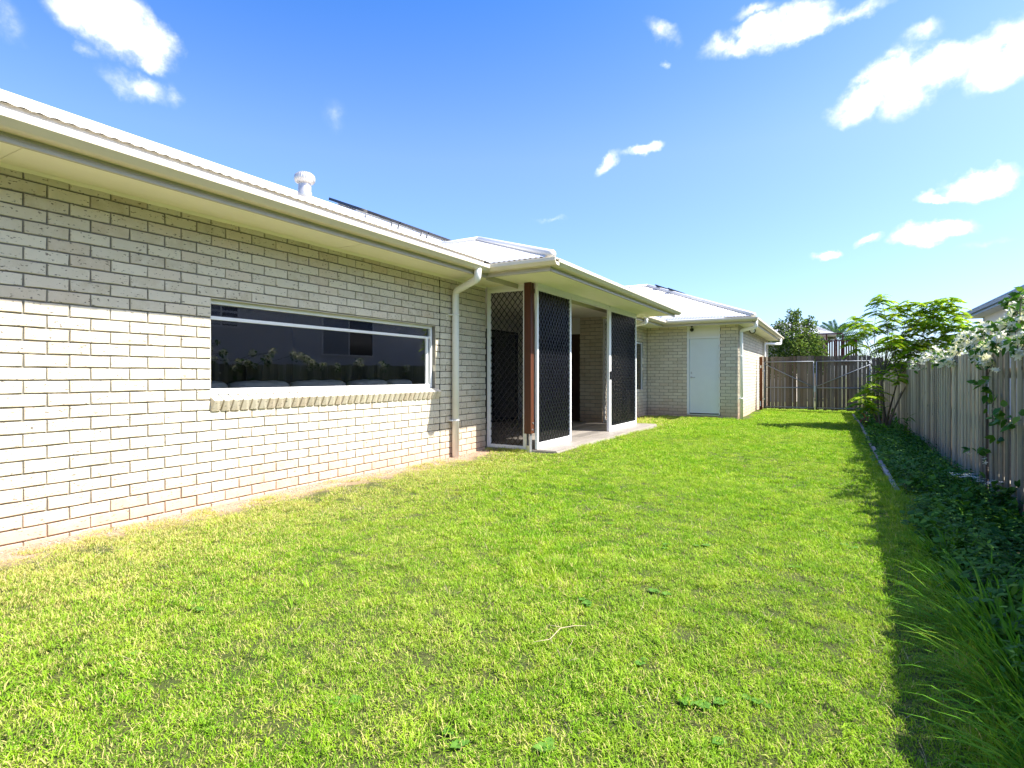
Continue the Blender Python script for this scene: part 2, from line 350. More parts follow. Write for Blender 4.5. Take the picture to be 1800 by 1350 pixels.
# brick meshes: four uneven variants, face towards +X at x = 0, long side along Y
def brick_mesh(seed, ly, lz, depth=.05):
    r = random.Random(seed); bm = bmesh.new(); bmesh.ops.create_cube(bm, size=1)
    for v in bm.verts: v.co = Vector(((v.co.x-.5)*depth, v.co.y*ly, v.co.z*lz))
    front = [e for e in bm.edges if all(abs(v.co.x) < 1e-5 for v in e.verts)]
    bmesh.ops.subdivide_edges(bm, edges=[e for e in front if abs(e.verts[0].co.z-e.verts[1].co.z) < 1e-5], cuts=2)
    for v in bm.verts:
        if abs(v.co.x) < 1e-4: v.co.x += r.uniform(-.0025, .001); v.co.y += r.uniform(-.003, .003)*(1 if abs(v.co.y) > ly*.4 else .3); v.co.z += r.uniform(-.0022, .0022)
    es = [e for e in bm.edges if all(v.co.x > -.01 for v in e.verts) and e.is_boundary is False and e.calc_face_angle(0) > .8]
    bmesh.ops.bevel(bm, geom=es, offset=.0035, segments=1, affect='EDGES')
    bmesh.ops.recalc_face_normals(bm, faces=bm.faces)
    me = bpy.data.meshes.new('brick'); bm.to_mesh(me); bm.free(); me.materials.append(M['brick']); return me
BL = MOD-JT; BH = CO-JT
BR = [brick_mesh(i, BL, BH) for i in range(6)]
BRV = [(np.array([v.co[:] for v in m_.vertices]), [tuple(p.vertices) for p in m_.polygons]) for m_ in BR]

def rows(u0, u1, z0, z1, phase, holes=(), cuts=()):
    out = []; k0 = math.floor((z0-Z0)/CO); k1 = math.ceil((z1-Z0)/CO)
    for k in range(k0, k1):
        a = max(z0, Z0+k*CO+JT/2); b = min(z1, Z0+(k+1)*CO-JT/2)
        if b-a < .02: continue
        ph = phase + (MOD/2 if k % 2 else 0); i0 = math.floor((u0-ph)/MOD)-1; i1 = math.ceil((u1-ph)/MOD)+1
        for i in range(i0, i1):
            segs = [(max(u0, ph+i*MOD+JT/2), min(u1, ph+(i+1)*MOD-JT/2))]
            for c in cuts:
                segs = [s for (p, q) in segs for s in (((p, min(q, c-.006)), (max(p, c+.006), q)) if p < c < q else ((p, q),))]
            for (h0, h1, hz0, hz1) in holes:
                if hz0 < (a+b)/2 < hz1:
                    segs = [s for (p, q) in segs for s in ((p, min(q, h0)), (max(p, h1), q)) if s[1]-s[0] > 0]
            out += [(p, q, a, b) for (p, q) in segs if q-p > .025]
    return out
def brick_mat(kind, plane):   # matrix from brick space (face +X) onto the wall
    if kind == '+x': return lambda u, z: Matrix.Translation((plane, u, z))
    if kind == '-y': return lambda u, z: Matrix.Translation((u, plane, z)) @ Matrix.Rotation(R(-90), 4, 'Z')
    if kind == '+y': return lambda u, z: Matrix.Translation((u, plane, z)) @ Matrix.Rotation(R(90), 4, 'Z')
def joined_bricks(name, lst, mf, parent):
    V = []; Fc = []
    for n, (p, q, a, b) in enumerate(lst):
        va, fa = BRV[rng.integers(6)]; Mx = mf((p+q)/2, (a+b)/2); o = len(V)
        sc = np.array([1, (q-p)/BL, (b-a)/BH]); t = float(rng.uniform(-.0015, .0015))
        for c in va*sc: V.append(tuple(Mx @ Vector((c[0]+t, c[1], c[2]))))
        Fc += [tuple(i+o for i in f) for f in fa]
    me = bpy.data.meshes.new(name); me.from_pydata(V, [], Fc); me.materials.append(M['brick']); me.update()
    o = link(name, me, parent); o['kind'] = 'stuff'; return o
SOF = 2.425
WIN = (2.725, 5.745, .809, 1.755)        # window opening in the long wall
SEND = 6.955                             # end of the long wall, start of the patio
# mortar backing of the long wall, around the window
mx0, mx1 = WX-.012, WX-.11
w = MB(); w.box(mx0, mx1, -1.5, WIN[0], -.3, 2.6); w.box(mx0, mx1, WIN[1], SEND, -.3, 2.6); w.box(mx0, mx1, WIN[0], WIN[1], -.3, WIN[2]); w.box(mx0, mx1, WIN[0], WIN[1], WIN[3], 2.6)
wallA = w.build('wall', 'mortar', house); wallA['label'] = 'long cream brick wall with the wide window'
bl = rows(-1.5, SEND, -.22, SOF+.05, 1.489-MOD/2*(0), holes=[(WIN[0], WIN[1], WIN[2], WIN[3])], cuts=[5.836])
# the top row (k = 32) must carry its joints at 1.489 + n*MOD
vis = [b for b in bl if b[1] > 1.3 and b[3] > -.06]; vis.sort(key=lambda b: (b[0]+b[1])/2)
single = vis[:300]; ids = set(single); rest = [b for b in bl if b not in ids]
fA = brick_mat('+x', WX)
for (p, q, a, b) in single:
    o = link('brick', BR[rng.integers(6)], wallA); o.matrix_local = fA((p+q)/2, (a+b)/2) @ Matrix.Translation((float(rng.uniform(-.0015, .0015)), 0, 0)) @ Matrix.Diagonal((1, (q-p)/BL, (b-a)/BH, 1))
joined_bricks('brickwork', rest, fA, wallA)
MB().box(WX-.012, WX-.004, 5.830, 5.842, -.2, SOF).build('expansion_joint', 'black_plastic', wallA)
MB().extrude([(0, 0), (.022, 0), (.012, -.012), (0, -.024)], (WX-.002, -1.5, SOF-.0005), (WX-.002, SEND, SOF-.0005), (1, 0, 0)).build('soffit_bead', 'soffit', wallA)

# wide window
class pane:      # one sheet of glass facing the garden
    def __init__(s, *a): s.a = a
    def build(s, name, mat, parent):
        x, y0, y1, z0, z1 = s.a; return link(name, leaves_mesh(name, [(x, y0, z0), (x, y1, z0), (x, y1, z1), (x, y0, z1)], [(0, 1, 2, 3)], mat), parent)
wy0, wy1, wz0, wz1 = WIN[0], WIN[1]-.012, .948, 1.742
fx = WX-.050
wf = MB(); wf.box(fx-.05, fx, wy0, wy1, wz1-.035, wz1); wf.box(fx-.05, fx, wy0, wy1, wz0-.01, wz0+.040); wf.box(fx-.05, fx, wy0, wy0+.03, wz0+.04, wz1-.035); wf.box(fx-.05, fx, wy1-.035, wy1, wz0+.04, wz1-.035)
window = wf.build('window', 'white_frame', house, bevel=.003)
MB().box(fx-.042, fx-.012, wy0+.03, wy1-.035, 1.575, 1.605).build('transom', 'white_frame', window, bevel=.003)
MB().box(fx-.045, fx-.016, wy1-.105, wy1-.06, wz0+.04, 1.575).build('mullion', 'white_frame', window, bevel=.003)
pane(fx-.03, wy0+.03, wy1-.035, 1.605, wz1-.035).build('pane', 'glass', window)
pane(fx-.03, wy0+.03, wy1-.105, wz0+.04, 1.575).build('pane', 'glass', window)
pane(fx-.03, wy1-.06, wy1-.035, wz0+.04, 1.575).build('pane', 'glass', window)
MB().box(fx-.062, fx-.058, wy0+.03, wy1-.035, 1.600, wz1-.035).build('blind', 'blind_mesh', window)
MB().box(WX-.10, WX-.004, wy0+.0, WIN[1], WIN[3]-.012, WIN[3]-.004).build('lintel', 'trim', window)
# sloping row of header bricks below the window
tilt = R(27); nb = int((WIN[1]+.06-(wy0-.005))/.0862)
sb = brick_mesh(77, .076, .105, .095)
for i in range(nb):
    y = wy0+.035+i*(WIN[1]+.075-wy0)/nb
    o = link('sill_brick', sb, window); o.location = (WX+.034, y, .846); o.rotation_euler = (0, tilt, 0); o.location.z += .001*math.sin(i*5.3)
MB().obox((WX-.052, (wy0+WIN[1])/2, .872), (.055*math.cos(tilt), 0, -.055*math.sin(tilt)), (0, (WIN[1]-wy0)/2-.004, 0), (.03*math.sin(tilt), 0, .03*math.cos(tilt))).build('sill_mortar', 'mortar', window)

# room behind the window
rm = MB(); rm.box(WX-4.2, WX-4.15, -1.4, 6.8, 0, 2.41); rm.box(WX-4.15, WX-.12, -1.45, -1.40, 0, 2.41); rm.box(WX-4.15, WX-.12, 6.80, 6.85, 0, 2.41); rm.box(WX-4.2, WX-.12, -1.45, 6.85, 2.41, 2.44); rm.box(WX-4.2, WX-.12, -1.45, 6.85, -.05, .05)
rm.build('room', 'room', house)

# eaves, gutters, fascias (common profiles)
GZ = 2.520
def gutter(name, a, b, out, parent, mat='gutter'):
    g = [(0, -.088), (.070, -.090), (.084, -.082), (.116, -.050), (.122, -.044), (.122, -.004), (.118, 0), (.108, 0), (.104, -.006), (.10, -.05), (0, -.05)]
    return MB().extrude(g, a, b, out).build(name, mat, parent)
def fascia(name, a, b, out, parent):
    f = [(0, -.15), (.006, -.15), (.006, -.13), (.001, -.126), (.001, -.112), (.006, -.108), (.006, -.06), (.003, -.056), (.003, -.02), (0, -.02), (-.02, -.02), (-.02, -.15)]
    return MB().extrude(f, a, b, out).build(name, 'trim', parent)
EX = -3.922      # fascia face of the main roof
PYG, PXG, PYE = 6.122, -3.002, 12.345   # patio fascia faces
fascia('fascia', (EX, -1.9, GZ+.01), (EX, PYG-.008, GZ+.01), (1, 0, 0), house)
gutter('gutter', (EX+.006, -1.9, GZ), (EX+.006, PYG-.122, GZ), (1, 0, 0), house)
fascia('fascia', (EX-.03, PYG, GZ+.02), (PXG+.006, PYG, GZ+.02), (0, -1, 0), house)
gutter('gutter', (EX-.0, PYG-.006, GZ+.012), (PXG+.126, PYG-.006, GZ+.012), (0, -1, 0), house)
fascia('fascia', (PXG, PYG+.001, GZ+.02), (PXG, PYE, GZ+.02), (1, 0, 0), house)
gutter('gutter', (PXG+.006, PYG-.005, GZ+.012), (PXG+.006, PYE+.12, GZ+.012), (1, 0, 0), house)
for yj in (2.05, 5.1): MB().box(EX+.085, EX+.1295, yj, yj+.035, GZ-.046, GZ+.0015).build('gutter_joint', 'gutter', house)
for yj in (8.2, 11.0): MB().box(PXG+.085, PXG+.1295, yj, yj+.03, GZ-.034, GZ+.0135).build('gutter_joint', 'gutter', house)
RGY, RGX = 14.82, -1.70
fascia('fascia', (EX, PYE+.05, GZ+.03), (EX, RGY-.002, GZ+.03), (1, 0, 0), house)
gutter('gutter', (EX+.006, PYE+.05, GZ+.025), (EX+.006, RGY-.122, GZ+.025), (1, 0, 0), house)
fascia('fascia', (EX-.02, RGY, GZ+.03), (RGX+.006, RGY, GZ+.03), (0, -1, 0), house)
gutter('gutter', (EX+.0, RGY-.006, GZ+.025), (RGX+.126, RGY-.006, GZ+.025), (0, -1, 0), house)
fascia('fascia', (RGX, RGY+.001, GZ+.03), (RGX, 23.4, GZ+.03), (1, 0, 0), house)
gutter('gutter', (RGX+.006, RGY-.005, GZ+.025), (RGX+.006, 23.5, GZ+.025), (1, 0, 0), house)
# soffit sheets
so = MB(); so.box(WX-.3, EX-.02, -1.9, PYG, SOF, SOF+.012); so.build('soffit', 'soffit', house)
so = MB(); so.box(WX+.002, PXG-.02, PYG+.02, PYE, SOF+.001, SOF+.013); so.box(-6.7, WX+.002, SEND, 11.9, SOF+.001, SOF+.013); so.build('soffit', 'soffit', house)
so = MB(); so.box(WX-.3, EX-.02, PYE+.002, RGY, SOF+.002, SOF+.014); so.box(WX-.3, RGX-.02, RGY+.02, RY+.2, SOF+.002, SOF+.014); so.box(DX-.2, RGX-.02, RY+.2, 23.4, SOF+.002, SOF+.014); so.build('soffit', 'soffit', house)
for y in (1.35, 4.05): MB().box(WX+.03, EX-.025, y, y+.012, SOF-.005, SOF-.001).build('soffit_joint', 'soffit', house)
MB().box(EX-.022, EX-.02+.001, PYG, PYE+.05, 2.36, 2.6).build('eave_infill', 'trim', house)

# corrugated roof slopes: eave from a to b, climbing along s (unit horizontal), run length from fn(t)
def slope(name, a, b, s, pitch, run, start=lambda t: 0.0, pitchw=.076, per=4, amp=.008):
    a, b, s = Vector(a), Vector(b), Vector(s); Ln = (b-a).length; n = int(Ln/pitchw*per); V = []; Fc = []; k = 0
    for i in range(n+1):
        t = i/n*Ln; p = a+(b-a).normalized()*t; h = amp*math.cos(2*math.pi*i/per)
        r0, r1 = start(t), run(t)
        if r1-r0 < .01: r1 = r0+.01
        for r in (r0, r1): q = p+s*r; V.append((q.x, q.y, q.z+pitch*r+h))
        if i: Fc.append((k-2, k, k+1, k-1))
        k += 2
    me = bpy.data.meshes.new(name); me.from_pydata(V, [], Fc); me.materials.append(M['roof_metal']); me.update()
    me.polygons.foreach_set('use_smooth', [True]*len(me.polygons))
    o = link(name, me, house); md = o.modifiers.new('thick', 'SOLIDIFY'); md.thickness = .004; return o
PT = .396; RZ = GZ+.068; RX0 = EX+.04      # roof sheet starts over the gutter
main_run = 5.9
MB().box(RX0-.045, RX0-.03, -1.9, PYG-.1, GZ-.03, RZ+.004).build('eave_flashing', 'roof_cap', house)
mr = slope('roof', (RX0, -1.9, RZ), (RX0, 23.4, RZ), (-1, 0, 0), PT, lambda t: main_run, amp=.004)
mr['label'] = 'long pale corrugated slope above the brick wall'
slope('roof', (RX0-2*main_run, 23.4, RZ), (RX0-2*main_run, -1.9, RZ), (1, 0, 0), PT, lambda t: main_run)
cap = lambda a, b, r=.055: MB().tube([a, b], r, 10)
cap((RX0-main_run, -1.9, RZ+PT*main_run), (RX0-main_run, 23.4, RZ+PT*main_run), .07).build('ridge_cap', 'roof_cap', house, True)
# patio hip roof
py0, py1, pxf = PYG-.05, PYE+.05, PXG+.05; hf = (py1-py0)/2; pz = RZ-.030
slope('roof', (pxf, py0, pz), (pxf-6.2, py0, pz), (0, 1, 0), PT, lambda t: min(t, hf), lambda t: max(0, min(hf, t-(pxf-RX0)-.12)))['label'] = 'small hip slope of the patio roof facing the lawn'
slope('roof', (pxf-6.2, py1, pz), (pxf, py1, pz), (0, -1, 0), PT, lambda t: min(6.2-t, hf))
slope('roof', (pxf, py0, pz), (pxf, py1, pz), (-1, 0, 0), PT, lambda t: min(t, 2*hf-t))
tip = (pxf-hf, py0+hf, pz+PT*hf+.02)
cap((pxf, py0, pz+.02), tip).build('hip_cap', 'roof_cap', house, True); cap((pxf, py1, pz+.02), tip).build('hip_cap', 'roof_cap', house, True)
cap(tip, (pxf-hf-1.3, py0+hf, pz+PT*hf+.02)).build('ridge_cap', 'roof_cap', house, True)
# return wing hip roof
ry0, rxf = RGY-.05, RGX+.05; hr = 3.75; rz = RZ-.018; RP = .415
slope('roof', (rxf, ry0, rz), (rxf-8, ry0, rz), (0, 1, 0), RP, lambda t: min(t, hr), lambda t: max(0, min(hr, t-(rxf-RX0)-.12)))['label'] = 'far pale corrugated slope above the white door'
slope('roof', (rxf, ry0, rz), (rxf, 23.4, rz), (-1, 0, 0), RP, lambda t: min(t, hr))
cap((rxf, ry0, rz+.02), (rxf-hr, ry0+hr, rz+RP*hr+.02)).build('hip_cap', 'roof_cap', house, True)
cap((rxf-hr, ry0+hr, rz+RP*hr+.02), (rxf-8, ry0+hr, rz+RP*hr+.02)).build('ridge_cap', 'roof_cap', house, True)
# gable end behind the camera, far shell
sh = MB(); sh.box(-15.6, WX-.3, -1.5, -1.4, -.3, 2.6); sh.box(-15.6, -15.5, -1.5, 23.3, -.3, 2.6); sh.box(-15.6, DX-.12, 23.2, 23.3, -.3, 2.6)
sh.build('wall', 'render_white', house)

# turbine ventilator near the ridge
vx, vy = -9.30, 7.62; vz = RZ+PT*(RX0-vx)
vent = MB().lathe([(.14, -.12), (.14, .10), (.128, .12), (.128, .26), (.12, .28)], (vx, vy, vz), 24).build('roof_ventilator', 'vent_metal', house, True)
MB().lathe([(.13, .27), (.185, .305), (.205, .37), (.19, .44), (.13, .49), (.045, .51), (.01, .515)], (vx, vy, vz), 96, .028, 24).build('turbine', 'vent_metal', vent, True)
# solar panels above the ridge line
for i in range(4):
    y0 = 8.45+i*1.02; xa = -8.55; za = RZ+PT*(RX0-xa)
    sl = Vector((-1, 0, PT)).normalized(); nn = Vector((PT, 0, 1)).normalized(); c = Vector((xa, y0+.5, za))+sl*.5+nn*.14
    pn = MB().obox(c, sl*.62, (0, .495, 0), nn*.028).build('solar_panel', 'solar', house)
    r = MB()
    for q in (-.3, .3): r.bar(c+sl*q+Vector((0, -.5, 0))-nn*.046, c+sl*q+Vector((0, .5, 0))-nn*.046, .04, .035, nn)
    for yy in (-.4, .4): r.bar(c-sl*.5+Vector((0, yy, 0))-nn*.155, c-sl*.5+Vector((0, yy, 0))-nn*.02, .03, .03)
    r.build('panel_rail', 'galv', pn)
for i in range(2):
    q = 2.3+i*.55; c = Vector((rxf-q-.25, ry0+q+.55, rz+RP*(q+.25)+.10)); MB().obox(c, (.24, 0, -.1), (0, .24, 0), (.008, 0, .02)).build('solar_panel', 'solar', house)

# downpipes
def arc(pts, n=5, r=.07):   # round the inner corners of a polyline
    pts = [Vector(p) for p in pts]; out = [pts[0]]
    for i in range(1, len(pts)-1):
        a, b, c = pts[i-1], pts[i], pts[i+1]; p = b+(a-b).normalized()*r; q = b+(c-b).normalized()*r
        out += [p.lerp(b, t).lerp(b.lerp(q, t), t) for t in [k/n for k in range(n+1)]]
    return out+[pts[-1]]
def downpipe(pts, rad, clips, wallx):
    o = MB().tube(arc(pts), rad, 18).build('downpipe', 'pipe', house, True)
    p = Vector(pts[-1])
    for z in clips:
        MB().tube([(p.x, p.y, z-.012), (p.x, p.y, z+.012)], rad+.004, 18).build('collar', 'pipe', o, True)
        MB().box(p.x-rad-.035, p.x, p.y-.075, p.y-.02, z-.008, z+.008).build('pipe_bracket', 'pipe', o)
    return o
pr = .046
downpipe([(EX+.062, 5.80, 2.455), (EX+.062, 5.80, 2.315), (WX+.062, 6.10, 2.245), (WX+.062, 6.10, -.05)], pr, (1.92, .49), WX)
downpipe([(EX+.062, PYE+.75, 2.46), (EX+.062, PYE+.75, 2.36), (WX+.062, PYE+.85, 2.30), (WX+.062, PYE+.85, -.05)], pr, (.5,), WX)
downpipe([(RGX+.065, RGY+.14, 2.46), (RGX+.065, RGY+.14, 2.31), (DX+.062, RY+.12, 2.27), (DX+.062, RY+.12, -.1)], pr, (1.6, .5), DX)
downpipe([(RGX+.065, 22.6, 2.46), (RGX+.065, 22.6, 2.26), (DX+.062, 21.2, 2.22), (DX+.062, 21.2, -.1)], pr, (1.6,), DX)

# ------------------------------------------------------------------ patio
PBX = -6.60; PFY = 11.80
pw = MB(); pw.box(PBX, WX-.112, SEND-.10, SEND-.009, -.3, 2.5); pw.build('wall', 'room_wall', house)      # near side wall, seen from inside only
# back wall of the alcove with a sliding glass door
bw = MB(); bw.box(PBX-.1, PBX, SEND-.1, 8.20, -.3, 2.5); bw.box(PBX-.1, PBX, 11.70, PFY+.1, -.3, 2.5); bw.box(PBX-.1, PBX, 8.20, 11.70, 2.14, 2.5); bw.build('wall', 'render_white', house)
sd = MB()
for y in (8.20, 9.92, 11.65): sd.box(PBX-.06, PBX-.01, y, y+.05, .04, 2.14)
sd.box(PBX-.06, PBX-.01, 8.25, 11.65, 2.09, 2.14); sd.box(PBX-.06, PBX-.01, 8.25, 11.65, .04, .09)
sdo = sd.build('sliding_door', 'grille', house)
pane(PBX-.04, 8.25, 9.92, .09, 2.09).build('pane', 'glass', sdo); pane(PBX-.04, 9.97, 11.65, .09, 2.09).build('pane', 'glass', sdo)
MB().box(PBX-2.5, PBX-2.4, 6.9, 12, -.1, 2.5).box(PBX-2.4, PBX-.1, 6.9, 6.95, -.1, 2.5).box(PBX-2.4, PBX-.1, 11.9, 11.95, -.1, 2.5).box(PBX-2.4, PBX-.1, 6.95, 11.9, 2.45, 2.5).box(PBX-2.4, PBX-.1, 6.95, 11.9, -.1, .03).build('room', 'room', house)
# far wall: dark timber door, white infill above, brick pier
pier0, pier1 = -5.03, WX-.003
MB().box(pier0+.009, pier1-.009, PFY+.009, PFY+.23, -.3, 2.45).build('wall', 'mortar', house)
pierw = [o for o in house.children if o.name.startswith('wall')][-1]
joined_bricks('brickwork', rows(pier0, pier1, -.05, SOF, -5.03), brick_mat('-y', PFY), pierw)
pm = joined_bricks('brickwork', rows(PFY+.002, RY, -.2, SOF, PFY, holes=[(13.55, 14.95, .68, 2.0)]), brick_mat('+x', WX), wallA)
MB().box(WX-.009, WX-.11, PFY+.231, 13.55, -.3, 2.6).box(WX-.009, WX-.11, 14.95, RY+.1, -.3, 2.6).box(WX-.009, WX-.11, 13.55, 14.95, -.3, .68).box(WX-.009, WX-.11, 13.55, 14.95, 2.0, 2.6).build('wall', 'mortar', house)
win2 = MB().box(WX-.07, WX-.03, 13.55, 13.59, .68, 2.0).box(WX-.07, WX-.03, 14.91, 14.95, .68, 2.0).box(WX-.07, WX-.03, 13.59, 14.91, .68, .72).box(WX-.07, WX-.03, 13.59, 14.91, 1.96, 2.0).build('window', 'white_frame', house)
pane(WX-.05, 13.59, 14.91, .72, 1.96).build('pane', 'glass', win2)
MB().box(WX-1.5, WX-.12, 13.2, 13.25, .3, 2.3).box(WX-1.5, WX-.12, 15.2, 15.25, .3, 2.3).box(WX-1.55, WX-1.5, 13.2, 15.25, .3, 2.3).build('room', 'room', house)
MB().box(PBX, pier0+.008, PFY+.06, PFY+.14, 2.06, 2.45).box(PBX, -5.90, PFY+.06, PFY+.14, -.3, 2.06).build('wall', 'render_white', house)
td = MB().box(-5.90, pier0+.006, PFY+.07, PFY+.12, .05, 2.06).build('door', 'dark_door', house)
for (a, b) in ((-5.84, -5.52), (-5.44, -5.10)):
    for (z0, z1) in ((.2, .95), (1.05, 1.95)): MB().box(a, b, PFY+.062, PFY+.069, z0, z1).build('door_panel', 'dark_door', td)
# slab and plank tiles
slab = MB().box(PBX, -3.315, SEND+.02, 12.05, -.3, .030).build('patio_slab', 'concrete', house)
ny = 5; nx = 16; tx0, tx1 = PBX+.02, -3.335
for i in range(nx):
    xx0 = tx0+(tx1-tx0)*i/nx; xx1 = tx0+(tx1-tx0)*(i+1)/nx-.004
    yy = SEND+.04-(.6 if i % 2 else 0)
    while yy < 12.03:
        a, b = max(yy, SEND+.04), min(yy+1.2-.004, 12.03)
        if b-a > .05: MB().box(xx0, xx1, a, b, .031, .040).build('floor_tile', 'tile_plank', slab)
        yy += 1.2
# security screens
def grille_mesh(L, H, dw=.093, dh=.113, t=.009):   # diamond lattice in the (u, z) plane
    bars = []; k = dh/dw
    for sgn in (1, -1):
        c0 = -H if sgn > 0 else 0; c1 = L*k if sgn < 0 else 0
        lo, hi = (-L*k, H) if sgn > 0 else (0, H+L*k)
        c = math.floor(lo/dh)*dh
        while c <= hi:
            pts = []
            for u in (0, L):
                z = c+sgn*k*u
                if 0 <= z <= H: pts.append((u, z))
            for z in (0, H):
                u = (z-c)/(sgn*k)
                if 0 < u < L: pts.append((u, z))
            if len(pts) >= 2:
                pts.sort()
                if abs(pts[0][0]-pts[-1][0])+abs(pts[0][1]-pts[-1][1]) > .02: bars.append((pts[0], pts[-1]))
            c += dh
    return bars
def screen(label, origin, udir, L, H, frame=.05, sill=.09, veilm='fly_mesh', rail=None):
    u = Vector(udir); n = u.cross(Vector((0, 0, 1))); o = Vector(origin); up = Vector((0, 0, 1))
    P = lambda a, z, d=0: o+u*a+up*z+n*d
    fr = MB()
    for (a0, a1, z0, z1) in ((0, frame, 0, H), (L-frame, L, 0, H), (frame, L-frame, 0, sill), (frame, L-frame, H-frame, H)):
        fr.obox(P((a0+a1)/2, (z0+z1)/2), u*(a1-a0)/2, n*.018, up*(z1-z0)/2)
    s = fr.build('security_screen', 'white_frame', house, bevel=.003); s['label'] = label
    gL, gH = L-2*frame, H-frame-sill; g = MB()
    for (p, q) in grille_mesh(gL, gH): g.bar(P(frame+p[0], sill+p[1], .004), P(frame+q[0], sill+q[1], .004), .009, .008, n)
    g.build('grille', 'grille', s)
    MB().obox(P(L/2, sill+gH/2, -.008), u*gL/2, n*.0006, up*gH/2).build('fly_screen', veilm, s)
    return s
SH = 2.36; SX = -3.66
screen('narrow diamond-grille screen between brick wall and timber post', (WX+.004, SEND+.04, .03), (1, 0, 0), .68, SH-.0, .062, .05, 'fly_thin')
screen('near diamond-grille screen beside the timber post', (SX, 7.005, .042), (0, 1, 0), 1.20, SH-.03)
screen('far diamond-grille screen beyond the patio opening', (SX, 10.02, .042), (0, 1, 0), 1.62, SH-.03)
screen('end diamond-grille screen at the far side of the patio', (WX+.01, PFY+.03, .042), (1, 0, 0), .72, SH-.03, .05, .06, 'fly_thin')
MB().box(SX-.03, SX+.02, 9.95, 10.018, .042, SH+.03).build('screen_jamb', 'white_frame', house, bevel=.003)
MB().box(SX-.02, SX+.02, 8.215, 9.948, SH-.02, SOF).build('screen_track', 'white_frame', house)
MB().box(SX+.02, SX+.045, 9.97, 10.0, 1.02, 1.18).build('screen_lock', 'black_plastic', house)
MB().box(SX-.02, SX+.02, 7.02, 8.21, SH+.013, SOF).box(SX-.02, SX+.02, 10.02, 11.64, SH+.013, SOF).build('screen_track', 'white_frame', house)
MB().box(WX+.01, -3.83, SEND+.02, SEND+.06, SH+.032, SOF).build('screen_track', 'white_frame', house)
for (y0, lab) in ((6.90, 'near red-brown timber post'), (11.68, 'far red-brown timber post')):
    p = MB().box(SX-.14, SX-.03, y0, y0+.10, .27, SOF).build('patio_post', 'post_wood', house, bevel=.004); p['label'] = lab
    st = MB().box(SX-.115, SX-.105, y0+.015, y0+.08, -.05, .268).box(SX-.065, SX-.055, y0+.015, y0+.08, -.05, .268).box(SX-.104, SX-.066, y0+.02, y0+.075, -.05, .10).build('post_stirrup', 'galv', p)
    MB().tube([(SX-.031, y0+.04, .33), (SX-.018, y0+.04, .33)], .012, 6).tube([(SX-.031, y0+.06, .42), (SX-.018, y0+.06, .42)], .012, 6).build('bolt', 'galv', p)

# ------------------------------------------------------------------ return wall with the door
MB().box(WX, -3.395, RY+.009, RY+.11, -.3, 2.6).box(-2.555, DX-.009, RY+.009, RY+.11, -.3, 2.6).box(-3.395, -2.555, RY+.009, RY+.11, -.3, .02).build('wall', 'mortar', house)
rwall = [o for o in house.children if o.name.startswith('wall')][-1]; rwall['label'] = 'shaded brick wall around the white door'
joined_bricks('brickwork', rows(WX+.004, DX, -.22, SOF+.02, -3.395, holes=[(-3.395, -2.555, .065, 3)]), brick_mat('-y', RY), rwall)
MB().box(DX-.009, DX-.11, RY+.11, 23.2, -.3, 2.6).build('wall', 'mortar', house)
dwall = [o for o in house.children if o.name.startswith('wall')][-1]; dwall['label'] = 'sunlit brick side wall leading to the gate'
joined_bricks('brickwork', rows(RY+.05, 23.2, -.22, SOF+.02, RY), brick_mat('+x', DX), dwall)
dr = MB().box(-3.335, -2.575, RY+.05, RY+.09, .09, 2.085).build('door', 'door_paint', house, bevel=.004); dr['label'] = 'plain pale flush door'
MB().box(-3.395, -3.34, RY+.02, RY+.1, .07, SOF).box(-2.57, -2.545, RY+.004, RY+.1, .07, SOF).box(-3.34, -2.57, RY+.025, RY+.1, 2.09, 2.135).build('door_frame', 'white_frame', dr)
MB().box(-3.34, -2.57, RY+.045, RY+.09, 2.136, SOF).build('infill_panel', 'render_white', house)
MB().box(-3.39, -2.556, RY-.02, RY+.1, .03, .065).build('door_sill', 'galv', dr)
MB().lathe([(.024, 0), (.024, .01)], (0, 0, 0), 12).build('handle_rose', 'galv', dr).matrix_local = Matrix.Translation((-3.285, RY+.05, 1.05)) @ Matrix.Rotation(R(90), 4, 'X')
MB().tube([(-3.285, RY+.04, 1.05), (-3.285, RY+.005, 1.05), (-3.18, RY, 1.05)], .009, 8).build('door_handle', 'galv', dr, True)

for z in (.32, 1.08, 1.86): MB().box(-2.585, -2.568, RY+.040, RY+.049, z-.05, z+.05).build('hinge', 'galv', dr)
MB().box(-3.30, -3.27, RY+.044, RY+.049, 1.14, 1.20).build('lock', 'galv', dr)
# ------------------------------------------------------------------ fittings under the eaves
t = thing('security_camera', 'small black dome camera under the eave above the white door', 'camera')
MB().lathe([(.03, 0), (.03, -.03), (.012, -.035), (.012, -.06)], (-3.25, RY-.06, SOF+.001), 12).build('mount', 'black_plastic', t)
MB().lathe([(.02, .045), (.045, .03), (.052, 0), (.04, -.032), (.012, -.05)], (-3.25, RY-.06, SOF-.10), 16).build('dome', 'black_plastic', t, True)
t = thing('eave_light', 'round black eave light under the far corner soffit', 'light')
MB().lathe([(.05, 0), (.05, -.02), (.02, -.025), (.02, -.05)], (-1.86, 16.3, SOF), 14).build('mount', 'black_plastic', t)
MB().tube([(-1.86, 16.36, SOF-.07), (-1.86, 16.30, SOF-.085), (-1.86, 16.22, SOF-.11)], [.045, .07, .085], 16).build('lamp_head', 'black_plastic', t, True)
MB().tube([(-1.86, 16.22, SOF-.11), (-1.86, 16.205, SOF-.115)], [.062, .05], 16).build('lens', 'white_frame', t, True)

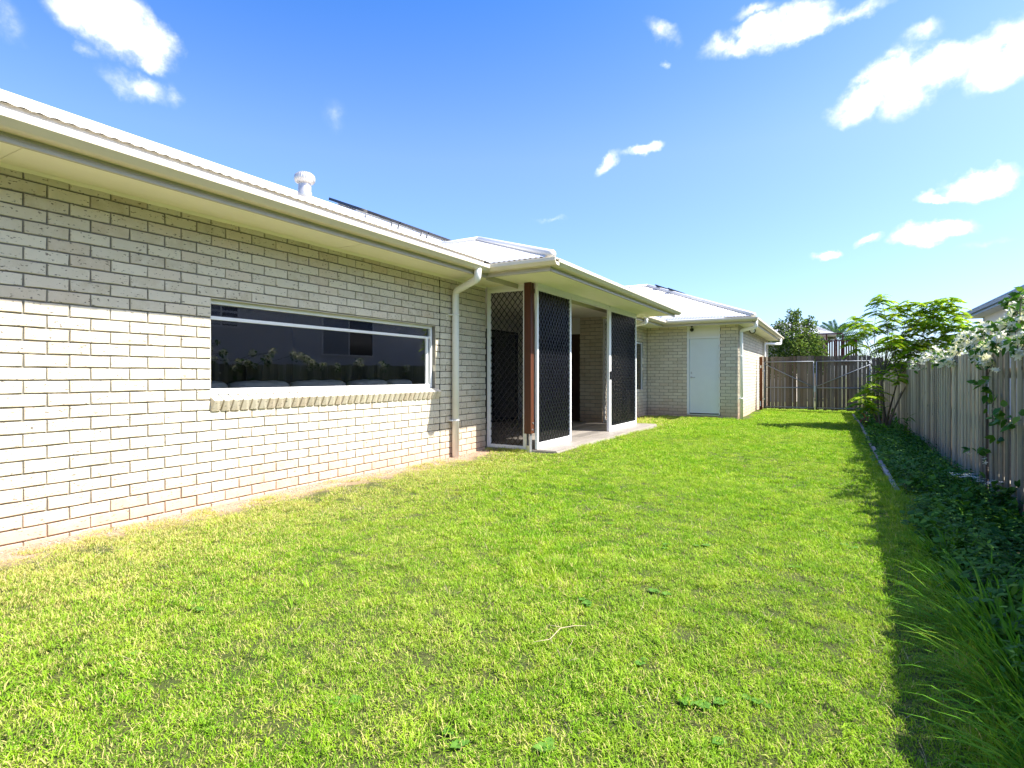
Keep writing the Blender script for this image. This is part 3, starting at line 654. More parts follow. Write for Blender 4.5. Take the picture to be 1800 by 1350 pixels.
# ------------------------------------------------------------------ sofa and cushions behind the window
sf = thing('sofa', 'grey sofa standing inside under the wide window', 'sofa')
MB().box(WX-.95, WX-.18, 2.5, 5.6, .16, .45).build('seat', 'sofa', sf, bevel=.04); MB().box(WX-.40, WX-.16, 2.5, 5.6, .45, .93).build('backrest', 'sofa', sf, bevel=.03)
for (x, y) in ((WX-.9, 2.6), (WX-.25, 2.6), (WX-.9, 5.5), (WX-.25, 5.5)): MB().tube([(x, y, .05), (x, y, .16)], .025, 8).build('leg', 'sofa', sf)
def cushion(y0, y1, label, h=.11):
    n = 12; mb = MB(); cy = (y0+y1)/2; L = (y1-y0)/2; V = []; nu = 18; nv = 12
    for i in range(nu+1):
        for j in range(nv):
            s = -1+2*i/nu; q = 2*math.pi*j/nv; e = (1-abs(s)**5)**.5 if abs(s) < 1 else 0
            cx = math.copysign(abs(math.cos(q))**.6, math.cos(q)); cz = math.copysign(abs(math.sin(q))**.7, math.sin(q))
            V.append((WX-.27+.115*e*cx, cy+L*s, .985+h*.55*e*cz+.006*math.sin(9*s+q*2)))
    Fc = [(i*nv+j, i*nv+(j+1) % nv, (i+1)*nv+(j+1) % nv, (i+1)*nv+j) for i in range(nu) for j in range(nv)]
    mb.add(V, Fc); o = mb.build('cushion', 'cushion', None, True); tag(o, label, 'cushion', 'cushions along the sofa back')
for (a, b, lab) in ((2.60, 3.02, 'pale cushion cut off by the left edge of the wide window'), (3.05, 3.68, 'pale cushion behind glass, second from left in the window'), (3.72, 4.42, 'longest pale cushion in the middle of the wide window'),
                    (4.50, 5.08, 'pale cushion behind glass, second from right in the window'), (5.12, 5.52, 'small pale cushion at the right end of the wide window')): cushion(a, b, lab, .115)

# ------------------------------------------------------------------ fence on the right
fence = thing('paling_fence', 'weathered grey timber paling fence along the garden bed', 'fence')
y = -2.6; k = 0; fm = {}
while y < GY+.02:
    wd = .098+.006*random.uniform(-1, 1); top = (1.325+.0075*(y-6) if y > 6.2 else 1.327+.055*(6.2-max(y, 1.0)))+.014*random.uniform(-1, 1); back = .016 if k % 2 else 0  # near palings, out of view, are raised to widen the shadow on the lawn
    x0 = FX+back+random.uniform(-.003, .003); r = MB()
    bot = gz(FX, y)-.05; lean = random.uniform(-.004, .004)
    r.add([(x0, y, bot), (x0+.014, y, bot), (x0+.014, y+wd, bot), (x0, y+wd, bot), (x0, y+lean, top), (x0+.014, y+lean, top), (x0+.014, y+wd+lean, top+.004), (x0, y+wd+lean, top+.004)],
          [(0, 3, 2, 1), (4, 5, 6, 7), (0, 1, 5, 4), (1, 2, 6, 5), (2, 3, 7, 6), (3, 0, 4, 7)])
    r.build('paling', 'fence_wood', fence); y += wd+random.choice((-.012, -.006, .003, .005, .007)); k += 1
for z in (.1, .65, 1.12): MB().box(FX+.033, FX+.075, -2.6, GY, z-.045, z+.045).build('rail', 'fence_wood', fence)
for yp in (-2.3, .1, 2.5, 4.9, 7.3, 9.7, 12.1, 14.5, 16.9): MB().box(FX+.078, FX+.18, yp, yp+.1, -.4, 1.36).build('post', 'fence_wood', fence)
MB().box(FX-.012, FX-.001, 7.05, 7.085, -.3, 1.30).build('cover_strip', 'gate_wood', fence)

# ------------------------------------------------------------------ gates
def gate_leaf(label, x0, x1, slope_dir):
    t = thing('paling_gate', label, 'gate', 'pair of timber gates at the end of the lawn'); x = x0
    while x < x1-.02:
        wd = min(.095+random.uniform(-.008, .008), x1-x); top = 1.70+random.uniform(-.018, .012)
        yb = GY+(.0 if random.random() < .5 else .004); bot = .05+random.uniform(-.02, .02)
        MB().box(x, x+wd, yb, yb+.015, bot, top).build('paling', 'gate_wood', t); x += wd+random.choice((.002, .004, .012, .014))
    f = MB(); yf = GY-.022; r = .017; z0, zm, z1 = .10, .72, 1.53
    for z in (z0, zm, z1): f.tube([(x0+.03, yf, z), (x1-.03, yf, z)], r, 8)
    for xx in (x0+.03, x1-.03): f.tube([(xx, yf, z0), (xx, yf, z1)], r, 8)
    a, b = ((x0+.03, yf-.01, 1.47), (x1-.03, yf-.01, .74)) if slope_dir < 0 else ((x0+.03, yf-.01, .76), (x1-.03, yf-.01, 1.42))
    f.tube([a, b], .013, 8); f.build('frame', 'steel_gate', t, True)
    for z in (.35, 1.25):
        xx = x0-.0 if slope_dir < 0 else x1-.03; MB().box(xx-.02, xx+.05, yf-.03, yf-.012, z-.02, z+.02).build('hinge', 'galv', t)
    return t
g1 = gate_leaf('left timber gate leaf with galvanised frame, next to the house', -1.90, -.455, -1)
MB().box(-.475, -.43, GY-.05, GY-.03, .6, .78).build('latch', 'galv', g1); MB().tube([(-.478, GY-.045, .12), (-.478, GY-.045, .42)], .012, 8).build('drop_bolt', 'galv', g1)
g2 = gate_leaf('right timber gate leaf with galvanised frame, behind the shrub', -.435, 1.00, 1)
gp = thing('gate_post', 'orange-brown timber gate post against the house corner', 'post')
MB().box(-2.02, -1.925, GY-.05, GY+.05, -.3, 1.70).build('shaft', 'rust_post', gp, bevel=.004); MB().box(-1.99, -1.955, GY-.062, GY-.051, 1.34, 1.42).build('bracket', 'white_frame', gp)
MB().tube([(-1.985, GY-.07, .12), (-1.985, GY-.07, .28)], .018, 8).build('drop_pin', 'white_frame', gp)
ep = thing('fence_return', 'short weathered paling panel between gate and right-hand fence', 'fence')
x = 1.03
while x < FX-.02: MB().box(x, x+.09, GY, GY+.015, -.2, 1.62+random.uniform(-.01, .01)).build('paling', 'gate_wood', ep); x += .096
MB().box(1.02, FX-.01, GY+.017, GY+.06, .6, .69).box(1.02, FX-.01, GY+.017, GY+.06, 1.3, 1.39).build('rail', 'gate_wood', ep)

# garden edging
ed = thing('garden_edging', 'low grey timber edging between lawn and garden bed', 'edging')
ys = [6.3, 8.0, 9.9, 11.9, 14.0, 16.2, 18.6]
ex = lambda y: .545+.02*math.sin(y*.55+.4)
for a, b in zip(ys[:-1], ys[1:]):
    zz = gz(.58, (a+b)/2); MB().bar((ex(a), a, zz-.02), (ex(b-.03), b-.03, zz-.01), .045, .12).build('edging_board', 'edge_wood', ed, bevel=.006)

# ------------------------------------------------------------------ neighbour on the right
nb_ = thing('neighbour_house', 'pale rendered neighbouring house with dark blue gutter beyond the fence', 'house')
NX = 5.05; NEX = 4.58; NEZ = 3.36; NYE = 28.0
MB().box(NX, NX+.2, 9.70, NYE-.5, -.35, NEZ-.02).build('wall', 'neigh_wall', nb_)
cl = MB()
for k in range(24):
    z0 = -.3+k*.155; cl.add([(NX-.005, -6, z0), (NX-.03, -6, z0), (NX-.005, -6, z0+.155), (NX-.005, 9.70, z0), (NX-.03, 9.70, z0), (NX-.005, 9.70, z0+.155)], [(0, 1, 2), (3, 5, 4), (0, 3, 4, 1), (1, 4, 5, 2), (0, 2, 5, 3)])
cl.build('cladding', 'neigh_wall', nb_); MB().box(NX-.004, NX+.2, -6, 9.698, -.35, NEZ-.02).build('wall', 'neigh_wall', nb_)
MB().box(NX, NX+9, NYE-.7, NYE-.5, -.35, NEZ-.02).build('wall', 'neigh_wall', nb_)
MB().box(NEX, NX+.3, -6, NYE-.02, NEZ-.02, NEZ-.005).build('soffit', 'neigh_wall', nb_)
MB().extrude([(0, -.16), (.015, -.16), (.015, 0), (0, 0)], (NEX, -6, NEZ+.13), (NEX, NYE, NEZ+.13), (-1, 0, 0)).build('fascia', 'neigh_trim', nb_)
MB().extrude([(0, -.11), (.09, -.12), (.11, -.02), (.125, -.02), (.125, .01), (.10, .01), (.09, -.05), (0, -.05)], (NEX-.016, -6, NEZ+.16), (NEX-.016, NYE+.12, NEZ+.16), (-1, 0, 0)).build('gutter', 'neigh_trim', nb_)
MB().add([(NEX-.05, -6, NEZ+.15), (NEX-.05, NYE, NEZ+.15), (NX+5, NYE-5, NEZ+2.1), (NX+5, -6, NEZ+2.1)], [(0, 1, 2, 3)]).add([(NEX-.05, NYE, NEZ+.15), (NX+10, NYE, NEZ+.15), (NX+5, NYE-5, NEZ+2.1)], [(0, 1, 2)]).build('roof', 'neigh_trim', nb_)
for (a, b, z0, z1) in ((8.4, 9.35, 2.45, 3.2), (12.3, 14.5, 1.8, 3.1)):
    wn = MB().box(NX-.05, NX+.0, a-.05, a, z0-.05, z1+.05).box(NX-.05, NX+.0, b, b+.05, z0-.05, z1+.05).box(NX-.05, NX, a, b, z0-.05, z0).box(NX-.05, NX, a, b, z1, z1+.05).box(NX-.045, NX, (a+b)/2-.02, (a+b)/2+.02, z0, z1).build('window', 'white_frame', nb_)
    MB().box(NX-.02, NX-.012, a, (a+b)/2-.02, z0, z1).build('pane', 'neigh_pane', wn); MB().box(NX-.02, NX-.012, (a+b)/2+.02, b, z0, z1).build('pane', 'solar', wn)

# ------------------------------------------------------------------ far houses, deck
fh = thing('far_house', 'distant grey-roofed house rising behind the leafy tree', 'house')
c = ony(1375, 600, 34); hx, hy = c.x, 34
def hip(parent, x0, x1, y0, y1, z, h, ov, mat):
    x0 -= ov; x1 += ov; y0 -= ov; y1 += ov; d = (y1-y0)/2
    MB().add([(x0, y0, z), (x1, y0, z), (x1, y1, z), (x0, y1, z), (x0+d, y0+d, z+h), (x1-d, y0+d, z+h)], [(0, 1, 5, 4), (1, 2, 5), (2, 3, 4, 5), (3, 0, 4), (0, 3, 2, 1)]).build('roof', mat, parent)
MB().box(hx-11.5, hx+.7, hy, hy+8, -.35, 3.05).build('wall', 'far_wall', fh); hip(fh, hx-11.5, hx+.7, hy, hy+8, 3.05, 2.05, .5, 'far_roof')
MB().box(hx-12, hx+1.2, hy-.53, hy-.5, 2.95, 3.08).build('fascia', 'trim', fh)
fh2 = thing('elevated_house', 'small distant beige house beside the red timber deck', 'house')
c = ony(1443, 600, 40); hx, hy = c.x, 40
MB().box(hx-4, hx+.35, hy, hy+6, -.35, 3.7).build('wall', 'far_wall', fh2); hip(fh2, hx-4, hx+.35, hy, hy+6, 3.7, 1.1, .5, 'far_roof')
MB().box(hx-4.5, hx+.85, hy-.53, hy-.5, 3.6, 3.74).build('fascia', 'trim', fh2)
wq = MB().box(hx-.75, hx+.15, hy-.03, hy-.001, 3.1, 3.5).build('window', 'solar', fh2)
dk = thing('timber_deck', 'raised dark red timber deck railing above the gate', 'deck')
a = ony(1448, 622, 36); b = ony(1507, 622, 36); dz0 = 1.9
MB().box(a.x-.6, b.x, 36, 39, dz0-.2, dz0).build('platform', 'deck_red', dk)
for zz, h in ((dz0+.08, .06), (3.02, .07), (3.42, .06)): MB().box(a.x-.6, b.x-(0 if zz < 3.3 else .7), 36.0, 36.06, zz, zz+h).build('rail', 'deck_red', dk)
x = a.x-.55
while x < b.x-.05: MB().box(x, x+.075, 36.015, 36.045, dz0+.141, 3.019).build('baluster', 'deck_red', dk); x += .115
for x in (a.x-.6, b.x-.12): MB().box(x, x+.12, 35.9, 35.999, -.35, 3.25).build('post', 'deck_red', dk)
for x in (a.x+.1, a.x+.9): MB().box(x, x+.07, 36.07, 36.13, dz0, 3.42).build('post', 'deck_red', dk)

# ------------------------------------------------------------------ vegetation
def rv(): 
    v = Vector((random.gauss(0, 1), random.gauss(0, 1), random.gauss(0, 1))); return v.normalized()
def add_leaf(V, Fc, p, d, n, L, W, fold=.15, droop=.0):   # pointed oval leaf, six points around a midrib
    d = d.normalized(); s = d.cross(n)
    if s.length < 1e-4: s = d.cross(Vector((1, 0, .3)))
    s.normalize(); u = s.cross(d); o = len(V); g = Vector((0, 0, -1))
    for t, w_ in ((0, 0), (.28, .46), (.62, .42), (1, 0)):
        q = p+d*L*t+g*droop*L*t*t
        if w_ == 0: V.append(tuple(q))
        else:
            V.append(tuple(q+s*W*w_+u*fold*W)); V.append(tuple(q-s*W*w_+u*fold*W))
    Fc += [(o, o+1, o+2), (o+1, o+3, o+4, o+2), (o+3, o+5, o+4)]
def limb(mb, a, b, r0, r1, bend=.1, n=6, seg=7):
    a, b = Vector(a), Vector(b); L = (b-a).length; off = rv()*bend*L
    pts = [a.lerp(b, t)+off*math.sin(math.pi*t) for t in [i/n for i in range(n+1)]]
    mb.tube(pts, [r0+(r1-r0)*i/n for i in range(n+1)], seg); return pts

# multi-stemmed shrub (pinnate leaves in flat umbrella-like sprays) growing in the bed
def cassia():
    t = thing('shrub', 'tall feathery-leaved shrub with slender bare stems beside the fence', 'shrub')
    Y0 = 14.3; base = Vector((.98, Y0, gz(.98, Y0)-.03)); st = MB(); V = []; Fc = []
    tips = [(1548, 522, -.1, 1.0), (1541, 540, -.2, .75), (1576, 541, .1, .9), (1597, 532, .1, .8), (1622, 537, .3, 1.0), (1648, 530, .2, .9), (1668, 527, -.2, .9), (1684, 540, 0, .7), (1655, 546, .4, 1.0),
            (1502, 560, -.3, .9), (1520, 566, -.6, .8), (1495, 594, -.6, .8), (1516, 580, .1, .8), (1537, 578, .4, .7), (1560, 566, .4, .9), (1567, 590, -.4, 1.1), (1590, 592, .1, 1.1), (1603, 571, .4, 1.0), (1628, 565, -.2, 1.1), (1650, 572, .3, 1.1),
            (1676, 566, -.3, .8), (1690, 560, .2, .7), (1610, 601, -.3, 1.1), (1634, 597, .2, 1.1), (1660, 595, -.3, 1.0), (1578, 612, .2, 1.0), (1552, 606, .5, .8), (1600, 622, -.2, .9), (1625, 616, .3, 1.0), (1652, 612, .1, .9), (1564, 634, .3, .9), (1586, 638, -.3, .8),
            (1675, 590, .2, .8), (1692, 578, .4, .7), (1548, 652, -.5, .6), (1578, 662, -.6, .7), (1526, 674, -.7, .7), (1516, 702, -.9, .7), (1530, 712, -.7, .7), (1540, 692, -.5, .6), (1508, 606, -.2, .6), (1640, 552, .6, .9), (1612, 553, .7, .9), (1570, 552, .5, .7)]
    stems = []
    for k in range(7):
        p1 = base+Vector(((k % 3-1)*.05, (k//3-1)*.05, 0)); top = Vector((.98+random.uniform(-.45, .6), Y0+random.uniform(-.5, .5), random.uniform(.75, 1.15)))
        stems.append(limb(st, p1, top, .024, .012, .06))
    for (px, py, dy, s) in tips:
        c = ony(px, py, Y0+dy); best = min((q for s_ in stems for q in s_[3:]), key=lambda q: (q-c).length+max(0, q.z-c.z)*3)
        limb(st, best, c+Vector((0, 0, -.05)), .010, .003, .08, 6, 5)
        nl = int(17*s)+3
        for j in range(nl):
            q = 2*math.pi*j/nl+random.uniform(-.3, .3); el = random.uniform(-.15, .35); d = Vector((math.cos(q), math.sin(q), el)).normalized(); L = random.uniform(.15, .30)*(.6+.5*s)
            o = c+Vector((random.uniform(-.04, .04), random.uniform(-.04, .04), random.uniform(-.16, .07)))
            side = d.cross(Vector((0, 0, 1))).normalized(); np_ = 8
            for i in range(1, np_+1):
                f = i/np_; p = o+d*L*f+Vector((0, 0, -.42*L*f*f)); ll = L*.42*(1-.55*abs(f-.45))
                for sg in (-1, 1):
                    add_leaf(V, Fc, p, (side*sg+d*.45+Vector((0, 0, -.35-.2*random.random()))), Vector((0, 0, 1)), ll, ll*.56, .1)
    st.build('stem', 'bark', t, True); link('foliage', leaves_mesh('foliage', V, Fc, 'leaf_cassia'), t)
cassia()

# flowering vine over the fence top, with one strand down the palings
def vine():
    t = thing('flowering_vine', 'white-flowered climbing vine spilling over the fence top', 'vine')
    st = MB(); V = []; Fc = []; PV = []; PF = []
    def flower(p, s=1.0):
        n = (rv()+Vector((-.6, -.6, .5))).normalized(); a = n.orthogonal().normalized(); b = n.cross(a); q0 = random.random()*6
        for k in range(5):
            q = q0+k*2*math.pi/5; d = a*math.cos(q)+b*math.sin(q)+n*.25; add_leaf(PV, PF, p, d, n, .034*s, .015*s, .05)
    def leaf(p, s=1.0):
        d = (rv()+Vector((-.5, -.3, -.1))).normalized(); add_leaf(V, Fc, p, d, (rv()+Vector((-.4, 0, 1))).normalized(), random.uniform(.05, .085)*s, random.uniform(.034, .055)*s, .12, .15)
    # (px, py, X, flowers, leaves, spread)
    spots = [(1612, 640, 1.36, 16, 18, .13), (1628, 632, 1.38, 22, 18, .14), (1645, 625, 1.40, 26, 18, .14), (1655, 634, 1.36, 20, 12, .10), (1668, 628, 1.38, 26, 12, .10), (1682, 622, 1.42, 24, 12, .10), (1672, 636, 1.34, 18, 6, .06), (1690, 608, 1.44, 28, 10, .10), (1698, 598, 1.46, 30, 12, .10), (1704, 590, 1.46, 16, 10, .09),
             (1712, 611, 1.38, 30, 12, .08), (1720, 601, 1.42, 26, 14, .09), (1716, 626, 1.34, 24, 8, .06), (1733, 634, 1.33, 26, 8, .05), (1727, 616, 1.36, 24, 10, .07), (1740, 612, 1.38, 20, 14, .07), (1722, 578, 1.46, 16, 12, .09), (1742, 580, 1.46, 18, 14, .08), (1752, 606, 1.38, 18, 12, .06), (1770, 596, 1.40, 34, 10, .06), (1776, 606, 1.36, 22, 6, .05), (1768, 572, 1.44, 14, 16, .07), (1788, 580, 1.42, 18, 14, .07),
             (1790, 540, 1.44, 6, 14, .07), (1784, 555, 1.44, 10, 14, .06), (1795, 566, 1.44, 14, 14, .06), (1798, 520, 1.44, 3, 10, .06), (1775, 535, 1.44, 4, 10, .05), (1792, 600, 1.38, 10, 14, .06), (1791, 622, 1.35, 12, 3, .03), (1806, 590, 1.40, 18, 16, .07), (1830, 580, 1.42, 22, 18, .09), (1870, 570, 1.42, 22, 20, .10), (1920, 560, 1.42, 22, 20, .10)]
    prev = None; near = []
    for (c, nf, nl, sp) in [(onx(px, py, X-.06), nf, nl, sp) for (px, py, X, nf, nl, sp) in spots]+near:
        for _ in range(int(nf*2.0)): flower(c+rv()*sp*random.random()**.5, random.uniform(.8, 1.2))
        for _ in range(int(nl*1.4)): leaf(c+rv()*sp*1.15*random.random()**.4)
        if prev is not None and (prev-c).length < 2.5: limb(st, prev, c, .005, .004, .06, 6, 5)
        prev = c
    strand = [(1745, 640), (1738, 655), (1732, 676), (1745, 690), (1747, 706), (1744, 716), (1762, 722), (1760, 735), (1772, 745), (1795, 738)]
    pts = [onx(x, y_, FX-.03) for x, y_ in strand]; st.tube(pts, .004, 5)
    for (x, y_, n) in ((1728, 650, 5), (1735, 668, 4), (1720, 676, 4), (1738, 690, 6), (1748, 703, 5), (1742, 726, 3), (1760, 716, 5), (1763, 733, 7), (1752, 738, 5), (1778, 746, 4), (1798, 728, 5), (1748, 775, 5), (1735, 788, 4), (1712, 790, 3), (1738, 800, 4), (1768, 870, 5), (1780, 880, 5), (1792, 890, 5)):
        c = onx(x, y_, FX-.05)
        for _ in range(n): leaf(c+rv()*.03, 1.15)
    for (x, y_, n) in ((1747, 652, 6), (1718, 672, 3), (1706, 794, 4), (1732, 810, 3)):
        for _ in range(n): flower(onx(x, y_, FX-.06)+rv()*.025, .8)
    st.tube([onx(1744, 720, FX-.03), onx(1746, 780, FX-.03), onx(1748, 860, FX-.03)], .004, 5)
    st.build('stem', 'bark', t, True); link('foliage', leaves_mesh('foliage', V, Fc, 'leaf_vine'), t); link('flowers', leaves_mesh('flowers', PV, PF, 'petal'), t)
vine()

def tree(name, label, Y, trunk_px, blobs, leafL, n, mat, grp=None, tr=.09):
    t = thing(name, label, 'tree', grp); bx = ony(trunk_px, 650, Y).x; base = Vector((bx, Y, -.36)); st = MB(); V = []; Fc = []
    cs = [(ony(px, py, Y+dy), r) for (px, py, dy, r) in blobs]; mid = sum((c for c, r in cs), Vector())/len(cs); fork = Vector((bx+.05, Y, max(.8, mid.z*.45)))
    limb(st, base, fork, tr, tr*.75, .03, 6, 9)
    for c, r in cs:
        limb(st, fork, c, tr*.45, .012, .08, 7, 6)
        for _ in range(4): limb(st, c, c+rv()*r*.8, .012, .004, .08, 4, 4)
        for _ in range(int(n*r*r)):
            p = c+rv()*r*random.random()**.38*random.uniform(.75, 1.12); p.z = c.z+(p.z-c.z)*.9
            d = (p-c).normalized()*.6+rv(); add_leaf(V, Fc, p, d, (rv()+Vector((.3, 0, .8))).normalized(), leafL*random.uniform(.7, 1.3), leafL*.5, .1, .1)
    st.build('trunk', 'bark', t, True); link('crown', leaves_mesh('crown', V, Fc, mat), t)
tree('garden_tree', 'dense olive-green tree standing behind the left gate leaf', 25, 1405,
     [(1392, 560, 0, .28), (1400, 552, 0, .18), (1404, 574, 0, .42), (1424, 572, .2, .28), (1380, 585, .2, .38), (1395, 598, -.3, .5), (1420, 592, 0, .45), (1370, 572, .3, .28), (1366, 606, 0, .45), (1385, 622, -.2, .5), (1410, 618, -.4, .5), (1432, 606, 0, .4), (1440, 618, -.2, .35), (1362, 630, .2, .5), (1400, 645, 0, .6), (1435, 640, 0, .5), (1360, 650, .3, .5), (1424, 560, .1, .12), (1388, 548, .1, .10), (1403, 546, 0, .09)],
     .105, 2400, 'leaf_dark')
def palm():
    t = thing('palm_tree', 'small palm with arching fronds above the red deck', 'palm'); Y = 43; c = ony(1469, 598, Y); st = MB(); V = []; Fc = []
    st.tube([(c.x, Y, -.36), (c.x+.03, Y, 1.2), (c.x, Y, c.z)], [.13, .10, .08], 10)
    for (dx, dz, L) in ((-.9, 1.0, 1.5), (-.55, 1.3, 1.5), (-.15, 1.5, 1.55), (.45, 1.4, 1.5), (.75, 1.1, 1.6), (1.2, .7, 1.5), (-1.2, .5, 1.1), (-.3, .9, 1.2), (.9, .3, 1.2), (.1, 1.1, 1.1)):
        L *= 1.3; d = Vector((dx, random.uniform(-.6, .6), dz)).normalized(); side = d.cross(Vector((0, 1, 0))).normalized()
        if side.length < .1: side = Vector((1, 0, 0))
        pts = [c+d*L*f+Vector((0, 0, -.35*L*f*f)) for f in [i/14 for i in range(15)]]; st.tube(pts, [.018*(1-.8*i/14) for i in range(15)], 5)
        for i in range(2, 15):
            f = i/14; tan = (pts[i]-pts[i-1]).normalized(); sd_ = tan.cross(Vector((0, 1, 0))).normalized()
            for sg in (-1, 1):
                for kk in range(2): add_leaf(V, Fc, pts[i]-tan*.05*kk, sd_*sg+tan*.9+Vector((0, random.uniform(-.3, .3), -.15)), Vector((0, 1, .2)), .42*(1-.5*abs(f-.4)), .045, .1, .2)
    st.build('trunk', 'bark', t, True); link('fronds', leaves_mesh('fronds', V, Fc, 'leaf_palm'), t)
palm()
# greenery showing past the right-hand end of the gate
tree('garden_tree', 'pale bushy greenery beyond the right end of the gate', 27, 1560, [(1525, 625, 0, .35), (1545, 632, 0, .4), (1570, 640, .2, .45), (1535, 650, -.2, .5), (1600, 645, .3, .5), (1565, 660, 0, .5)], .09, 700, 'leaf_dark', None, .06)

# ---- plants of the bed
def blades(n, L, W, spread, seed, lean=(0, 0), segs=5):
    r = random.Random(seed); V = []; Fc = []
    for _ in range(n):
        q = r.uniform(0, 2*math.pi); rad = spread*r.random()**.5*.35; p = Vector((math.cos(q)*rad, math.sin(q)*rad, -.01)); az = q+r.uniform(-.6, .6)
        h = Vector((math.cos(az)+lean[0], math.sin(az)+lean[1], 0)); ln = L*r.uniform(.55, 1.1); el = r.uniform(.45, 1.45); s = Vector((-h.y, h.x, 0)); s = s.normalized() if s.length > 0 else Vector((1, 0, 0)); o = len(V); w_ = W*r.uniform(.7, 1.2)
        for i in range(segs+1):
            f = i/segs; e = el-1.0*f*f*r.uniform(.8, 1.2); ww = w_*(1-f**2.2)*(.6+.4*min(1, f*4))
            if i: p = p+(h.normalized()*math.cos(e)+Vector((0, 0, 1))*math.sin(e))*ln/segs if h.length > .01 else p+Vector((0, 0, ln/segs))
            if i < segs: V.append(tuple(p+s*ww/2)); V.append(tuple(p-s*ww/2))
            else: V.append(tuple(p))
        for i in range(segs-1): Fc.append((o+2*i, o+2*i+1, o+2*i+3, o+2*i+2))
        Fc.append((o+2*segs-2, o+2*segs-1, o+2*segs))
    return V, Fc
strap = [(.60, 1.95, 170, .36, 'largest strappy grass clump at the lower right, by the lawn'), (.62, 2.40, 190, .40, 'strappy grass clump arching over the lawn, second from the front'), (.60, 2.90, 170, .40, 'strappy grass clump in the middle of the bed edge'),
         (.62, 3.45, 130, .36, 'strappy grass clump behind the three largest ones'), (.60, 4.3, 80, .30, 'thin strappy grass tuft with dry stalks at the bed edge'), (.88, 2.0, 110, .40, 'strappy grass clump at the right edge nearest the camera')]
for i, (x, y, n, L, lab) in enumerate(strap):
    V, Fc = blades(int(n*1.1), L, .0100, .42, 40+i, (-.45, -.1)); t = thing('strappy_grass', lab, 'plant', 'strappy grass clumps in the bed'); t.location = (x, y, gz(x, y))
    link('leaves', leaves_mesh('leaves', V, Fc, 'leaf_strap'), t)
def small_plant(name, label, x, y, n, L, W, hgt, mat, spread):
    V = []; Fc = []; st = MB(); z = gz(x, y)
    t = thing(name, label, 'plant'); t.location = (x, y, z)
    for _ in range(max(3, n//9)):
        p = Vector((random.gauss(0, spread), random.gauss(0, spread), hgt*random.uniform(.5, 1.1))); pts = limb(st, (0, 0, -.03), p, .004, .002, .1, 5, 4)
        for q in pts[2:]:
            for _ in range(3): add_leaf(V, Fc, q, rv()+Vector((0, 0, .3)), Vector((0, 0, 1))+rv()*.4, L*random.uniform(.6, 1.2), W*random.uniform(.7, 1.2), .1, .2)
    st.build('stem', 'bark', t, True); link('leaves', leaves_mesh('leaves', V, Fc, mat), t)
small_plant('fern_plant', 'feathery green plant at the fence foot beside the tall shrub', 1.14, 12.3, 70, .16, .03, .45, 'leaf_cover', .16)
small_plant('red_plant', 'small red-leaved plant at the foot of the tall shrub', .80, 14.9, 60, .10, .05, .30, 'leaf_red', .12)
small_plant('leafy_plant', 'low leafy plant behind the red-leaved one near the gate', 1.0, 15.8, 90, .14, .06, .42, 'leaf_cover', .2)
small_plant('leafy_plant', 'dark leafy plant against the fence at the right edge', 1.2, 6.1, 90, .09, .05, .30, 'leaf_vine', .14)
def flower_plant(label, x, y, h, n):
    t = thing('white_flower', label, 'flower'); st = MB(); PV = []; PF = []; z = gz(x, y)
    t.location = (x, y, z); limb(st, (0, 0, -.03), (0, 0, h), .003, .002, .05, 5, 5); st.build('stem', 'leaf_vine', t)
    for _ in range(n):
        c = Vector((random.gauss(0, .035), random.gauss(0, .035), h+random.uniform(-.01, .03))); q0 = random.random()*6
        for k in range(5): q = q0+k*1.2566; add_leaf(PV, PF, c, Vector((math.cos(q), math.sin(q), .3)), Vector((0, 0, 1)), .026, .010, .05)
    link('petals', leaves_mesh('petals', PV, PF, 'petal'), t)
flower_plant('larger white flower head standing among the bed plants', 1.0, 6.0, .30, 20); flower_plant('smaller white flower head close to the fence foot', 1.2, 6.3, .24, 10)

